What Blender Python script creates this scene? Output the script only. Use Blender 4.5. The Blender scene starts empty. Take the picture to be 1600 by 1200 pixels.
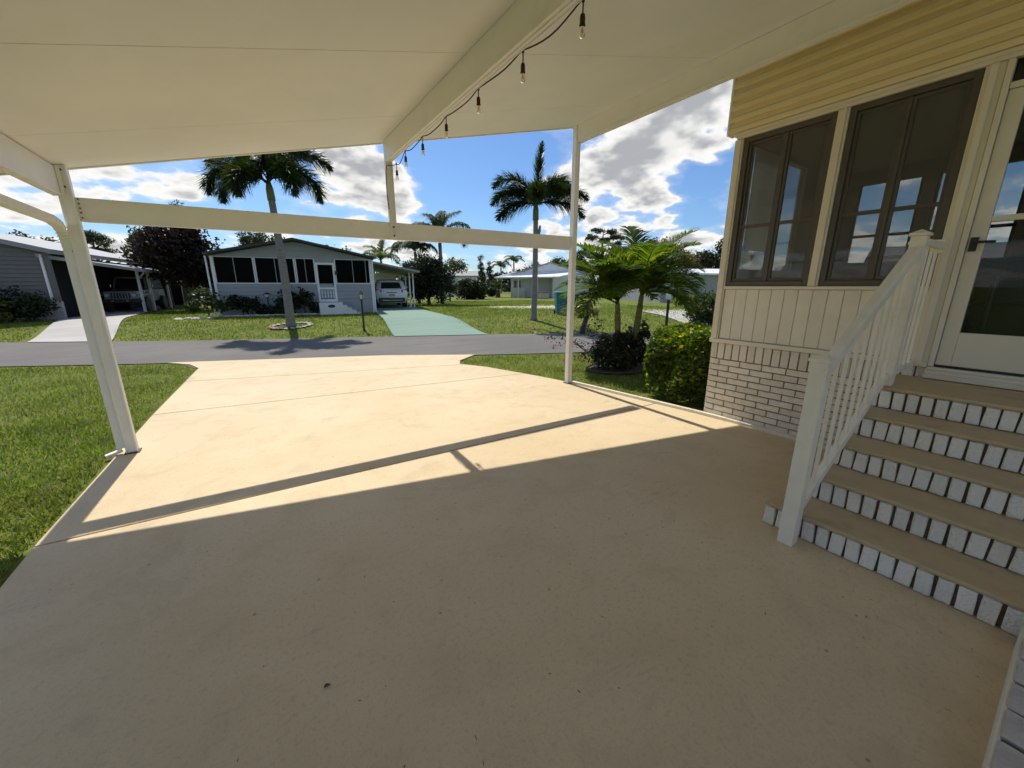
import bpy, math, random
import numpy as np
from mathutils import Vector, Matrix
random.seed(7); RNG = np.random.default_rng(11)
R = math.radians
scene = bpy.context.scene
COL = scene.collection

# ------------------------------------------------------------------ camera
cam_d = bpy.data.cameras.new('camera')
cam_d.sensor_width = 36.0
cam_d.lens = 605.0 / 1600.0 * 36.0
cam_d.clip_start = 0.02
cam_d.clip_end = 3000.0
cam = bpy.data.objects.new('camera', cam_d)
cam.location = (0.0, 0.0, 1.55)
cam.rotation_euler = (R(90 - 14.2), 0.0, R(-33.7))
COL.objects.link(cam)
scene.camera = cam

# ------------------------------------------------------------------ light and exposure
SUN_STRENGTH = 2.1
SKY_STRENGTH = 0.15
EXPOSURE = 1.27
vs = scene.view_settings
vs.view_transform = 'Standard'; vs.look = 'None'; vs.gamma = 1.0; vs.exposure = EXPOSURE
vs.use_curve_mapping = False
to_sun = Vector((0.03, 0.695, 1.0)).normalized()
sd = bpy.data.lights.new('sun', 'SUN')
sd.energy = SUN_STRENGTH; sd.angle = R(0.53); sd.color = (1.0, 0.95, 0.865)
so = bpy.data.objects.new('sun', sd)
so.rotation_euler = (-to_sun).to_track_quat('-Z', 'Y').to_euler()
so.location = (0, 8, 30)
COL.objects.link(so)
scene.render.engine = 'CYCLES'
try:
    scene.cycles.use_denoising = True
    scene.cycles.max_bounces = 8
    scene.cycles.diffuse_bounces = 6
    scene.cycles.transparent_max_bounces = 16
    scene.cycles.use_adaptive_sampling = True
    scene.cycles.adaptive_threshold = 0.025
    scene.cycles.sample_clamp_indirect = 8.0
    scene.cycles.caustics_reflective = False
    scene.cycles.caustics_refractive = False
except Exception:
    pass

# ------------------------------------------------------------------ node helper
class NT:
    def __init__(s, tree):
        s.t = tree; s.n = tree.nodes; s.l = tree.links
    def new(s, typ, **kw):
        nd = s.n.new(typ)
        for k, v in kw.items(): setattr(nd, k, v)
        return nd
    def put(s, sock, val):
        if hasattr(val, 'is_linked') or hasattr(val, 'links'): s.l.new(val, sock)
        else: sock.default_value = val
    def math(s, op, a, b=0.0, c=None, clamp=False):
        nd = s.new('ShaderNodeMath', operation=op); nd.use_clamp = clamp
        s.put(nd.inputs[0], a); s.put(nd.inputs[1], b)
        if c is not None: s.put(nd.inputs[2], c)
        return nd.outputs[0]
    def vmath(s, op, a, b=(0, 0, 0), scale=None):
        nd = s.new('ShaderNodeVectorMath', operation=op)
        s.put(nd.inputs[0], a); s.put(nd.inputs[1], b)
        if scale is not None: s.put(nd.inputs[3], scale)
        return nd.outputs['Value'] if op in ('DOT_PRODUCT', 'LENGTH', 'DISTANCE') else nd.outputs[0]
    def noise(s, vec, scale, detail=4.0, rough=0.55, dist=0.0):
        nd = s.new('ShaderNodeTexNoise')
        if vec is not None: s.l.new(vec, nd.inputs['Vector'])
        s.put(nd.inputs['Scale'], scale); nd.inputs['Detail'].default_value = detail
        nd.inputs['Roughness'].default_value = rough; nd.inputs['Distortion'].default_value = dist
        return nd
    def ramp(s, val, a, b, lo=0.0, hi=1.0, smooth=True):
        nd = s.new('ShaderNodeMapRange')
        nd.interpolation_type = 'SMOOTHSTEP' if smooth else 'LINEAR'
        s.put(nd.inputs[0], val); s.put(nd.inputs[1], a); s.put(nd.inputs[2], b); s.put(nd.inputs[3], lo); s.put(nd.inputs[4], hi)
        return nd.outputs[0]
    def mix(s, fac, a, b, blend='MIX'):
        nd = s.new('ShaderNodeMix', data_type='RGBA', blend_type=blend)
        s.put(nd.inputs[0], fac); s.put(nd.inputs[6], a); s.put(nd.inputs[7], b)
        return nd.outputs[2]
def c4(c, k=1.0): return (c[0] * k, c[1] * k, c[2] * k, 1.0)

# ------------------------------------------------------------------ world: Nishita sky with fair-weather cumulus
world = bpy.data.worlds.new('World'); scene.world = world; world.use_nodes = True
w = NT(world.node_tree); w.n.clear()
sky = w.new('ShaderNodeTexSky', sky_type='NISHITA')
sky.sun_disc = False; sky.sun_elevation = R(55.7); sky.sun_rotation = R(3.0)
sky.altitude = 0.0; sky.air_density = 1.0; sky.dust_density = 0.6; sky.ozone_density = 1.6
tc = w.new('ShaderNodeTexCoord')
D = w.vmath('NORMALIZE', tc.outputs['Generated'])
sep = w.new('ShaderNodeSeparateXYZ'); w.l.new(D, sep.inputs[0])
dz = w.math('MAXIMUM', sep.outputs[2], 0.0)
inv = w.math('DIVIDE', 1.0, w.math('ADD', dz, 0.30))
Q = w.vmath('SCALE', D, scale=inv)
# clouds: fractal density over a cloud layer, with larger cumulus masses where they stand in the sky
warp = w.noise(Q, 2.6, 3.0).outputs['Color']
warpv = w.vmath('SCALE', w.vmath('SUBTRACT', warp, (0.5, 0.5, 0.5)), scale=0.22)
Dw = w.vmath('ADD', D, warpv)
def bump(c, r0, r1, wgt):
    v = Vector(c).normalized()
    dist = w.vmath('DISTANCE', Dw, tuple(v))
    return w.ramp(dist, r1, r0, 0.0, wgt)
bumps = [((0.77, 0.59, 0.28), .06, .20, .20), ((0.80, 0.50, 0.34), .04, .16, .15), ((0.69, 0.69, 0.21), .03, .14, .17), ((0.82, 0.56, 0.11), .02, .08, .16), ((0.70, 0.70, 0.13), .01, .07, .1),
         ((0.23, 0.94, 0.24), .04, .15, .22), ((0.35, 0.91, 0.24), .01, .08, .14), ((0.33, 0.92, 0.16), .03, .12, .2),
         ((-0.1, 0.98, 0.19), .02, .10, .17), ((-0.20, 0.96, 0.17), .02, .09, .15), ((-0.29, 0.95, 0.12), .03, .12, .13),
         ((0.44, 0.87, 0.23), .06, .20, -.34), ((0.47, 0.84, 0.30), .06, .20, -.3), ((0.83, 0.53, 0.19), .02, .09, -.24), ((0.02, 0.97, 0.2), .02, .09, -.22), ((0.66, 0.73, 0.12), .01, .05, -.1)]
acc = None
for b in bumps:
    o = bump(*b)
    acc = o if acc is None else w.math('ADD', acc, o)
hor = w.ramp(dz, 0.16, 0.02, 0.0, 0.13)
n1 = w.noise(Q, 5.4, 8.0, 0.50).outputs[0]
Q2 = w.vmath('ADD', Q, tuple(to_sun * 0.045))
n1s = w.noise(Q, 5.4, 3.2, 0.46).outputs[0]
n2s = w.noise(Q2, 5.4, 3.2, 0.46).outputs[0]
dens = w.math('ADD', w.math('ADD', n1, acc), w.math('SUBTRACT', hor, 0.565))
cover = w.ramp(dens, -0.02, 0.10)
wisp = w.math('MULTIPLY', w.ramp(dens, -0.14, 0.06), 0.22)
cover = w.math('MAXIMUM', cover, wisp)
thick = w.ramp(dens, 0.05, 0.30)
side = w.ramp(w.math('SUBTRACT', n1s, n2s), -0.11, 0.09)
shade = w.math('MULTIPLY', thick, w.math('ADD', 0.26, w.math('MULTIPLY', side, 0.70)))
CLOUD = 2.85
ccol = w.mix(shade, c4((CLOUD, CLOUD * .985, CLOUD * .955)), c4((CLOUD * 0.40, CLOUD * 0.415, CLOUD * 0.44)))
skyc = w.mix(1.0, sky.outputs[0], (0.20, 0.27, 0.355, 1.0), 'MULTIPLY')
full = w.mix(cover, skyc, ccol)
bg = w.new('ShaderNodeBackground'); w.l.new(full, bg.inputs[0]); bg.inputs[1].default_value = SKY_STRENGTH
wo = w.new('ShaderNodeOutputWorld'); w.l.new(bg.outputs[0], wo.inputs[0])

# ------------------------------------------------------------------ mesh helpers
class MB:
    """collects faces for one mesh object"""
    def __init__(s): s.v = []; s.f = []; s.m = []
    def add(s, vs, fs, mi=0):
        b = len(s.v); s.v += [tuple(map(float, q)) for q in vs]
        for q in fs: s.f.append(tuple(b + i for i in q)); s.m.append(mi)
        return s
    def box(s, x0, x1, y0, y1, z0, z1, mi=0):
        x0, x1 = min(x0, x1), max(x0, x1); y0, y1 = min(y0, y1), max(y0, y1); z0, z1 = min(z0, z1), max(z0, z1)
        return s.add([(x0, y0, z0), (x1, y0, z0), (x1, y1, z0), (x0, y1, z0), (x0, y0, z1), (x1, y0, z1), (x1, y1, z1), (x0, y1, z1)],
                     [(0, 3, 2, 1), (4, 5, 6, 7), (0, 1, 5, 4), (1, 2, 6, 5), (2, 3, 7, 6), (3, 0, 4, 7)], mi)
    def bar(s, p, q, wd, ht, up=(0, 0, 1), mi=0):
        p = Vector(p); q = Vector(q); d = (q - p).normalized(); up = Vector(up)
        sx = d.cross(up)
        if sx.length < 1e-6: sx = d.cross(Vector((1, 0, 0)))
        sx.normalize(); uz = sx.cross(d).normalized()
        a = sx * wd * .5; b = uz * ht * .5
        vs = [p - a - b, p + a - b, p + a + b, p - a + b, q - a - b, q + a - b, q + a + b, q - a + b]
        return s.add(vs, [(0, 1, 2, 3), (7, 6, 5, 4), (0, 4, 5, 1), (1, 5, 6, 2), (2, 6, 7, 3), (3, 7, 4, 0)], mi)
    def tube(s, pts, r, n=8, mi=0, cap=True):
        pts = [Vector(p) for p in pts]; N = len(pts)
        rs = r if isinstance(r, (list, tuple)) else [r] * N
        base = len(s.v); ref = Vector((0, 0, 1))
        d0 = (pts[1] - pts[0]).normalized()
        if abs(d0.dot(ref)) > .9: ref = Vector((1, 0, 0))
        sx = d0.cross(ref).normalized()
        for i, p in enumerate(pts):
            d = (pts[min(i + 1, N - 1)] - pts[max(i - 1, 0)]).normalized()
            sx = (sx - d * sx.dot(d)).normalized(); sy = d.cross(sx)
            for k in range(n):
                a = 2 * math.pi * k / n
                s.v.append(tuple(p + (sx * math.cos(a) + sy * math.sin(a)) * rs[i]))
        for i in range(N - 1):
            for k in range(n):
                a = base + i * n + k; b = base + i * n + (k + 1) % n
                s.f.append((a, b, b + n, a + n)); s.m.append(mi)
        if cap:
            s.f.append(tuple(base + k for k in range(n))[::-1]); s.m.append(mi)
            s.f.append(tuple(base + (N - 1) * n + k for k in range(n))); s.m.append(mi)
        return s
    def lathe(s, prof, c=(0, 0, 0), n=14, mi=0):
        base = len(s.v)
        for r, z in prof:
            for k in range(n):
                a = 2 * math.pi * k / n
                s.v.append((c[0] + r * math.cos(a), c[1] + r * math.sin(a), c[2] + z))
        for i in range(len(prof) - 1):
            for k in range(n):
                a = base + i * n + k; b = base + i * n + (k + 1) % n
                s.f.append((a, b, b + n, a + n)); s.m.append(mi)
        s.f.append(tuple(base + k for k in range(n))[::-1]); s.m.append(mi)
        s.f.append(tuple(base + (len(prof) - 1) * n + k for k in range(n))); s.m.append(mi)
        return s
    def prism(s, poly, z0, z1, mi=0):
        """poly: counter-clockwise xy outline"""
        n = len(poly)
        vs = [(p[0], p[1], z0) for p in poly] + [(p[0], p[1], z1) for p in poly]
        fs = [tuple(range(n))[::-1], tuple(range(n, 2 * n))] + [(i, (i + 1) % n, n + (i + 1) % n, n + i) for i in range(n)]
        return s.add(vs, fs, mi)
    def prism_y(s, poly, y0, y1, mi=0):
        """poly in xz, extruded along y"""
        n = len(poly)
        vs = [(p[0], y0, p[1]) for p in poly] + [(p[0], y1, p[1]) for p in poly]
        fs = [tuple(range(n)), tuple(range(n, 2 * n))[::-1]] + [((i + 1) % n, i, n + i, n + (i + 1) % n) for i in range(n)]
        return s.add(vs, fs, mi)
    def prism_x(s, poly, x0, x1, mi=0):
        """poly in yz, extruded along x"""
        n = len(poly)
        vs = [(x0, p[0], p[1]) for p in poly] + [(x1, p[0], p[1]) for p in poly]
        fs = [tuple(range(n)), tuple(range(n, 2 * n))[::-1]] + [((i + 1) % n, i, n + i, n + (i + 1) % n) for i in range(n)]
        return s.add(vs, fs, mi)
    def cbox(s, x0, x1, y0, y1, z0, z1, c=.004, jit=0.0, rnd=random, mi=0):
        """box with chamfered edges, 44 triangles"""
        vs = []; idx = {}
        for ax in range(3):
            for sx in (0, 1):
                for sy in (0, 1):
                    for sz in (0, 1):
                        o = [c, c, c]; o[ax] = 0
                        p = [(x0 + o[0], x1 - o[0])[sx], (y0 + o[1], y1 - o[1])[sy], (z0 + o[2], z1 - o[2])[sz]]
                        if jit: p = [q + rnd.uniform(-jit, jit) for q in p]
                        idx[(ax, sx, sy, sz)] = len(vs); vs.append(p)
        F = []
        I = lambda a, x, y, z: idx[(a, x, y, z)]
        for k in (0, 1):
            F.append([I(0, k, 0, 0), I(0, k, 1, 0), I(0, k, 1, 1), I(0, k, 0, 1)])
            F.append([I(1, 0, k, 0), I(1, 1, k, 0), I(1, 1, k, 1), I(1, 0, k, 1)])
            F.append([I(2, 0, 0, k), I(2, 1, 0, k), I(2, 1, 1, k), I(2, 0, 1, k)])
        for a in (0, 1):
            for b in (0, 1):
                F.append([I(0, a, b, 0), I(0, a, b, 1), I(1, a, b, 1), I(1, a, b, 0)])
                F.append([I(0, a, 0, b), I(0, a, 1, b), I(2, a, 1, b), I(2, a, 0, b)])
                F.append([I(1, 0, a, b), I(1, 1, a, b), I(2, 1, a, b), I(2, 0, a, b)])
                for cc in (0, 1): F.append([I(0, a, b, cc), I(1, a, b, cc), I(2, a, b, cc)])
        ctr = Vector(((x0 + x1) / 2, (y0 + y1) / 2, (z0 + z1) / 2)); out = []
        for q in F:
            P = [Vector(vs[i]) for i in q]; nn = (P[1] - P[0]).cross(P[2] - P[0])
            out.append(tuple(q) if nn.dot(sum(P, Vector()) / len(P) - ctr) > 0 else tuple(q[::-1]))
        return s.add(vs, out, mi)

ROOT = {}
def mesh_from(name, mb, mats, smooth=False, off=(0, 0, 0)):
    me = bpy.data.meshes.new(name)
    v = mb.v if off == (0, 0, 0) else [(a - off[0], b - off[1], c - off[2]) for a, b, c in mb.v]
    me.from_pydata(v, [], mb.f)
    if not isinstance(mats, (list, tuple)): mats = [mats]
    for m in mats: me.materials.append(m)
    if len(mats) > 1: me.polygons.foreach_set('material_index', mb.m)
    if smooth: me.polygons.foreach_set('use_smooth', [True] * len(me.polygons))
    me.update()
    return me
def arr_mesh(name, V, Q, mats, smooth=False, off=(0, 0, 0)):
    """fast mesh from numpy vertices (N,3) and equal-sized faces (M,k)"""
    V = np.asarray(V, np.float32) - np.asarray(off, np.float32); Q = np.asarray(Q, np.int32)
    me = bpy.data.meshes.new(name); k = Q.shape[1]
    me.vertices.add(len(V)); me.vertices.foreach_set('co', V.ravel())
    me.loops.add(Q.size); me.loops.foreach_set('vertex_index', Q.ravel())
    me.polygons.add(len(Q)); me.polygons.foreach_set('loop_start', np.arange(0, Q.size, k, dtype=np.int32))
    if smooth: me.polygons.foreach_set('use_smooth', np.ones(len(Q), bool))
    if not isinstance(mats, (list, tuple)): mats = [mats]
    for m in mats: me.materials.append(m)
    me.update(calc_edges=True)
    return me
def link(name, me, parent=None, loc=None):
    o = bpy.data.objects.new(name, me); COL.objects.link(o)
    if parent is not None: o.parent = parent
    if loc is not None: o.location = loc
    return o
def offs(parent):
    return ROOT.get(parent.name, (0, 0, 0)) if parent is not None else (0, 0, 0)
def obj(name, mb, mats, parent=None, smooth=False, bevel=0.0, label=None, seg=2):
    """one mesh object; when its thing is a world-placed Empty the coordinates are made local to it"""
    o = link(name, mesh_from(name, mb, mats, smooth, offs(parent)), parent)
    if parent is not None and parent.name in ROOT: ROOT[o.name] = ROOT[parent.name]
    if bevel:
        m = o.modifiers.new('bevel', 'BEVEL'); m.width = bevel; m.segments = seg; m.limit_method = 'ANGLE'; m.angle_limit = R(40)
    if label: o['label'] = label
    return o
def thing(name, label, cat, loc=(0, 0, 0), rotz=0.0, group=None, world=False):
    o = bpy.data.objects.new(name, None); COL.objects.link(o)
    o.empty_display_size = .2
    o.location = loc; o.rotation_euler = (0, 0, rotz)
    tag(o, label, cat, group)
    if world: ROOT[o.name] = tuple(loc)
    return o
def tag(o, label, cat, group=None):
    o['label'] = label; o['category'] = cat
    if group: o['group'] = group
    return o
def struct(o):
    o['kind'] = 'structure'; return o
def stuff(o, label=None, cat=None):
    o['kind'] = 'stuff'
    if label: o['label'] = label
    if cat: o['category'] = cat
    return o
def copy_tree(o, parent=None):
    c = o.copy(); COL.objects.link(c); c.parent = parent
    for ch in list(o.children): copy_tree(ch, c)
    return c

# ------------------------------------------------------------------ materials
def mat(name, col, rough=.6, var=.12, scale=4.0, bump=0.0, bscale=60.0, metal=0.0, spec=.5, orand=0.0, dirt=None, dirt_amt=.3, dirt_scale=2.0, streak=False, coat=0.0, bdist=.01):
    m = bpy.data.materials.new(name); m.use_nodes = True
    t = NT(m.node_tree); b = t.n['Principled BSDF']
    co = t.new('ShaderNodeTexCoord').outputs['Object']
    if streak:
        mp = t.new('ShaderNodeMapping'); t.l.new(co, mp.inputs[0]); mp.inputs['Scale'].default_value = streak; co2 = mp.outputs[0]
    else: co2 = co
    nz = t.noise(co2, scale, 5.0, .6)
    c = t.mix(t.ramp(nz.outputs[0], .3, .7), c4(col, 1 - var), c4(col, 1 + var))
    if orand:
        oi = t.new('ShaderNodeObjectInfo')
        c = t.mix(t.math('MULTIPLY', oi.outputs['Random'], 1.0), t.mix(1.0, c, c4((1, 1, 1), 1 - orand), 'MULTIPLY'), t.mix(1.0, c, c4((1, 1, 1), 1 + orand), 'MULTIPLY'))
    if dirt:
        dn = t.noise(co2, dirt_scale, 7.0, .65)
        c = t.mix(t.math('MULTIPLY', t.ramp(dn.outputs[0], .48, .72), dirt_amt), c, c4(dirt))
    t.l.new(c, b.inputs['Base Color'])
    rn = t.ramp(nz.outputs[0], .2, .8, max(0.02, rough - .06), min(1, rough + .06))
    t.l.new(rn, b.inputs['Roughness'])
    b.inputs['Metallic'].default_value = metal
    b.inputs['Specular IOR Level'].default_value = spec
    if coat: b.inputs['Coat Weight'].default_value = coat; b.inputs['Coat Roughness'].default_value = .06
    if bump:
        bn = t.noise(co, bscale, 4.0, .6)
        bp = t.new('ShaderNodeBump'); bp.inputs['Strength'].default_value = bump; bp.inputs['Distance'].default_value = bdist
        t.l.new(bn.outputs[0], bp.inputs['Height']); t.l.new(bp.outputs[0], b.inputs['Normal'])
    return m
def leaf_mat(name, ca, cb, cc=None, trans=.45, rough=.5, tcol=None, spec=.4):
    """leaf blades: colour differs from leaf to leaf, some light passes through"""
    m = bpy.data.materials.new(name); m.use_nodes = True
    t = NT(m.node_tree); b = t.n['Principled BSDF']; out = t.n['Material Output']
    g = t.new('ShaderNodeNewGeometry'); ri = g.outputs['Random Per Island']
    c = t.mix(ri, c4(ca), c4(cb))
    if cc: c = t.mix(t.ramp(ri, .88, .97), c, c4(cc))
    nz = t.noise(t.new('ShaderNodeTexCoord').outputs['Object'], 1.3, 3.0)
    c = t.mix(1.0, c, t.mix(t.ramp(nz.outputs[0], .3, .7), c4((.75, .75, .75)), c4((1.2, 1.2, 1.1))), 'MULTIPLY')
    t.l.new(c, b.inputs['Base Color']); b.inputs['Roughness'].default_value = rough; b.inputs['Specular IOR Level'].default_value = spec
    tr = t.new('ShaderNodeBsdfTranslucent')
    tcx = t.mix(1.0, c, c4(tcol or (1.25, 1.3, .55)), 'MULTIPLY'); t.l.new(tcx, tr.inputs[0])
    mx = t.new('ShaderNodeMixShader'); mx.inputs[0].default_value = trans
    t.l.new(b.outputs[0], mx.inputs[1]); t.l.new(tr.outputs[0], mx.inputs[2]); t.l.new(mx.outputs[0], out.inputs[0])
    return m
def glass_mat(name, tint=(.6, .62, .62), refl=1.0, rough=.02, veil=0.0):
    """thin window pane: tinted see-through with a mirror reflection"""
    m = bpy.data.materials.new(name); m.use_nodes = True
    t = NT(m.node_tree); t.n.remove(t.n['Principled BSDF']); out = t.n['Material Output']
    tp = t.new('ShaderNodeBsdfTransparent'); tp.inputs[0].default_value = c4(tint)
    gl = t.new('ShaderNodeBsdfGlossy'); gl.inputs['Roughness'].default_value = rough; gl.inputs[0].default_value = (1, 1, 1, 1)
    fr = t.new('ShaderNodeFresnel'); fr.inputs[0].default_value = 1.5
    mx = t.new('ShaderNodeMixShader'); t.l.new(t.math('MULTIPLY', fr.outputs[0], refl, clamp=True), mx.inputs[0])
    base = tp.outputs[0]
    if veil:
        # insect screen behind the glass: a little grey mesh
        df = t.new('ShaderNodeBsdfDiffuse'); df.inputs[0].default_value = (.30, .29, .27, 1)
        m2 = t.new('ShaderNodeMixShader'); m2.inputs[0].default_value = veil; t.l.new(base, m2.inputs[1]); t.l.new(df.outputs[0], m2.inputs[2]); base = m2.outputs[0]
    t.l.new(base, mx.inputs[1]); t.l.new(gl.outputs[0], mx.inputs[2]); t.l.new(mx.outputs[0], out.inputs[0])
    return m

def slab_material():
    m = bpy.data.materials.new('painted_concrete'); m.use_nodes = True
    t = NT(m.node_tree); b = t.n['Principled BSDF']
    co = t.new('ShaderNodeNewGeometry').outputs['Position']
    big = t.noise(co, .55, 4.0, .55); mid = t.noise(co, 2.7, 6.0, .62, .6); fine = t.noise(co, 38.0, 4.0, .6); grit = t.noise(co, 180.0, 2.0, .5)
    c = t.mix(t.ramp(big.outputs[0], .32, .68), c4((.60, .465, .275)), c4((.66, .525, .328)))
    c = t.mix(t.math('MULTIPLY', t.ramp(mid.outputs[0], .48, .68), .22), c, c4((.42, .315, .185)))
    c = t.mix(t.math('MULTIPLY', t.ramp(mid.outputs[0], .44, .24), .22), c, c4((.66, .54, .35)))
    c = t.mix(t.math('MULTIPLY', t.ramp(fine.outputs[0], .52, .68), .24), c, c4((.33, .26, .18)))
    # rubbed and scuffed streaks
    mp = t.new('ShaderNodeMapping'); t.l.new(co, mp.inputs[0]); mp.inputs['Rotation'].default_value = (0, 0, R(25)); mp.inputs['Scale'].default_value = (2.2, 14.0, 1)
    st = t.noise(mp.outputs[0], 1.0, 6.0, .7, 1.2)
    patch = t.ramp(t.noise(co, .9, 2.0).outputs[0], .52, .66)
    c = t.mix(t.math('MULTIPLY', t.math('MULTIPLY', t.ramp(st.outputs[0], .56, .72), patch), .75), c, c4((.34, .29, .23)))
    gr2 = t.noise(co, 95.0, 3.0, .6)
    c = t.mix(t.math('MULTIPLY', t.ramp(gr2.outputs[0], .52, .66), .22), c, c4((.36, .27, .16)))
    wr = t.noise(co, 1.15, 6.0, .68, 1.5)
    c = t.mix(t.math('MULTIPLY', t.ramp(wr.outputs[0], .55, .66), .24), c, c4((.37, .295, .20)))
    # dark specks
    vo = t.new('ShaderNodeTexVoronoi'); t.l.new(co, vo.inputs['Vector']); vo.inputs['Scale'].default_value = 7.5; vo.inputs['Randomness'].default_value = 1.0
    sel = t.ramp(vo.outputs['Color'], .55, .6)
    c = t.mix(t.math('MULTIPLY', t.math('MULTIPLY', t.ramp(vo.outputs['Distance'], .075, .04), sel), .6), c, c4((.14, .10, .07)))
    t.l.new(c, b.inputs['Base Color'])
    r = t.ramp(mid.outputs[0], .3, .7, .50, .68); t.l.new(r, b.inputs['Roughness']); b.inputs['Specular IOR Level'].default_value = .24
    h = t.math('ADD', t.math('MULTIPLY', fine.outputs[0], .6), t.math('ADD', t.math('MULTIPLY', grit.outputs[0], .35), t.math('MULTIPLY', mid.outputs[0], .8)))
    bp = t.new('ShaderNodeBump'); bp.inputs['Strength'].default_value = .35; bp.inputs['Distance'].default_value = .006
    t.l.new(h, bp.inputs['Height']); t.l.new(bp.outputs[0], b.inputs['Normal'])
    return m
def lawn_material():
    m = bpy.data.materials.new('lawn_turf'); m.use_nodes = True
    t = NT(m.node_tree); b = t.n['Principled BSDF']
    co = t.new('ShaderNodeNewGeometry').outputs['Position']
    n0 = t.noise(co, .35, 4.0, .6); n1_ = t.noise(co, 2.2, 6.0, .65); n2_ = t.noise(co, 22.0, 5.0, .7); n3 = t.noise(co, 9.0, 5.0, .7)
    c = t.mix(t.ramp(n1_.outputs[0], .3, .7), c4((.10, .125, .02)), c4((.17, .205, .034)))
    c = t.mix(t.math('MULTIPLY', t.ramp(n0.outputs[0], .4, .7), .55), c, c4((.22, .225, .05)))
    c = t.mix(t.math('MULTIPLY', t.ramp(n2_.outputs[0], .45, .7), .6), c, c4((.06, .08, .018)))
    c = t.mix(t.math('MULTIPLY', t.ramp(n3.outputs[0], .58, .75), .35), c, c4((.24, .20, .12)))
    # bare sandy ground on the empty lot across the street and along the slab edge
    sp = t.new('ShaderNodeSeparateXYZ'); t.l.new(co, sp.inputs[0])
    def ell(cx, cy, rx, ry, ang):
        a = R(ang); ca, sa = math.cos(a), math.sin(a)
        dx = t.math('SUBTRACT', sp.outputs[0], cx); dy = t.math('SUBTRACT', sp.outputs[1], cy)
        u = t.math('DIVIDE', t.math('ADD', t.math('MULTIPLY', dx, ca), t.math('MULTIPLY', dy, sa)), rx)
        v = t.math('DIVIDE', t.math('SUBTRACT', t.math('MULTIPLY', dy, ca), t.math('MULTIPLY', dx, sa)), ry)
        d = t.math('ADD', t.math('MULTIPLY', u, u), t.math('MULTIPLY', v, v))
        return t.ramp(d, 1.0, .1)
    sm = None
    for e in ((15.2, 19.6, 5.0, 1.9, -33), (18.5, 20.5, 5.0, 1.7, -30), (14.5, 18.2, 3.0, .8, -33), (20.0, 13.0, 3.4, .9, -35)):
        q = ell(*e); sm = q if sm is None else t.math('MAXIMUM', sm, q)
    ns = t.noise(co, 1.7, 7.0, .7)
    sm = t.ramp(t.math('ADD', t.math('MULTIPLY', sm, .55), t.math('SUBTRACT', ns.outputs[0], .5)), .24, .36)
    c = t.mix(sm, c, t.mix(n2_.outputs[0], c4((.40, .36, .28)), c4((.62, .58, .50))))
    t.l.new(c, b.inputs['Base Color']); b.inputs['Roughness'].default_value = .9; b.inputs['Specular IOR Level'].default_value = .15
    h = t.math('ADD', t.math('MULTIPLY', n2_.outputs[0], .6), n3.outputs[0])
    bp = t.new('ShaderNodeBump'); bp.inputs['Strength'].default_value = .8; bp.inputs['Distance'].default_value = .06
    t.l.new(h, bp.inputs['Height']); t.l.new(bp.outputs[0], b.inputs['Normal'])
    return m
def paved(name, ca, cb, cc, rough=.85, line=None, fs=60.0):
    m = bpy.data.materials.new(name); m.use_nodes = True
    t = NT(m.node_tree); b = t.n['Principled BSDF']
    co = t.new('ShaderNodeNewGeometry').outputs['Position']
    big = t.noise(co, .4, 5.0, .6); fine = t.noise(co, fs, 3.0, .6)
    mp = t.new('ShaderNodeMapping'); t.l.new(co, mp.inputs[0]); mp.inputs['Rotation'].default_value = (0, 0, R(25.6)); mp.inputs['Scale'].default_value = (.25, 2.4, 1)
    st = t.noise(mp.outputs[0], 1.0, 5.0, .6)
    c = t.mix(t.ramp(big.outputs[0], .3, .7), c4(ca), c4(cb))
    c = t.mix(t.math('MULTIPLY', t.ramp(st.outputs[0], .45, .7), .5), c, c4(cc))
    c = t.mix(t.math('MULTIPLY', t.ramp(fine.outputs[0], .5, .75), .35), c, c4(ca, .55))
    t.l.new(c, b.inputs['Base Color']); b.inputs['Roughness'].default_value = rough; b.inputs['Specular IOR Level'].default_value = .3
    bp = t.new('ShaderNodeBump'); bp.inputs['Strength'].default_value = .5; bp.inputs['Distance'].default_value = .01
    t.l.new(fine.outputs[0], bp.inputs['Height']); t.l.new(bp.outputs[0], b.inputs['Normal'])
    return m

M = {}
M['slab'] = slab_material()
M['lawn'] = lawn_material()
M['asphalt'] = paved('street_asphalt', (.128, .119, .105), (.165, .154, .136), (.108, .10, .09))
M['green_drive'] = paved('green_painted_drive', (.15, .245, .185), (.19, .295, .225), (.225, .31, .25), .8, fs=25)
M['grey_drive'] = paved('grey_concrete', (.42, .40, .37), (.50, .48, .44), (.36, .34, .31), .85)
M['joint'] = mat('joint_dirt', (.13, .10, .07), .9, .3, 20)
M['cream'] = mat('cream_enamel', (.79, .785, .755), .38, .04, 3, .05, 40, dirt=(.45, .40, .30), dirt_amt=.22, dirt_scale=3.0)
M['ceiling'] = mat('cream_roof_panel', (.755, .76, .75), .45, .035, 1.3, .04, 90, dirt=(.68, .65, .58), dirt_amt=.25, dirt_scale=1.2)
M['trim'] = mat('beige_trim', (.70, .645, .515), .5, .05, 4, .06, 60, dirt=(.42, .37, .27), dirt_amt=.25)
M['panel'] = mat('beige_board', (.71, .66, .545), .5, .04, 5, .05, 70, orand=.03, dirt=(.45, .40, .30), dirt_amt=.2)
M['siding_y'] = mat('yellow_siding', (.80, .68, .42), .45, .015, 3, .02, 120)
M['rail'] = mat('railing_paint', (.80, .745, .61), .4, .04, 6, .04, 60, dirt=(.45, .41, .33), dirt_amt=.25)
M['brick'] = mat('painted_brick', (.72, .66, .545), .75, .08, 9, .7, 55, orand=.10, dirt=(.42, .36, .29), dirt_amt=.45, dirt_scale=6, bdist=.015)
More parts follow.
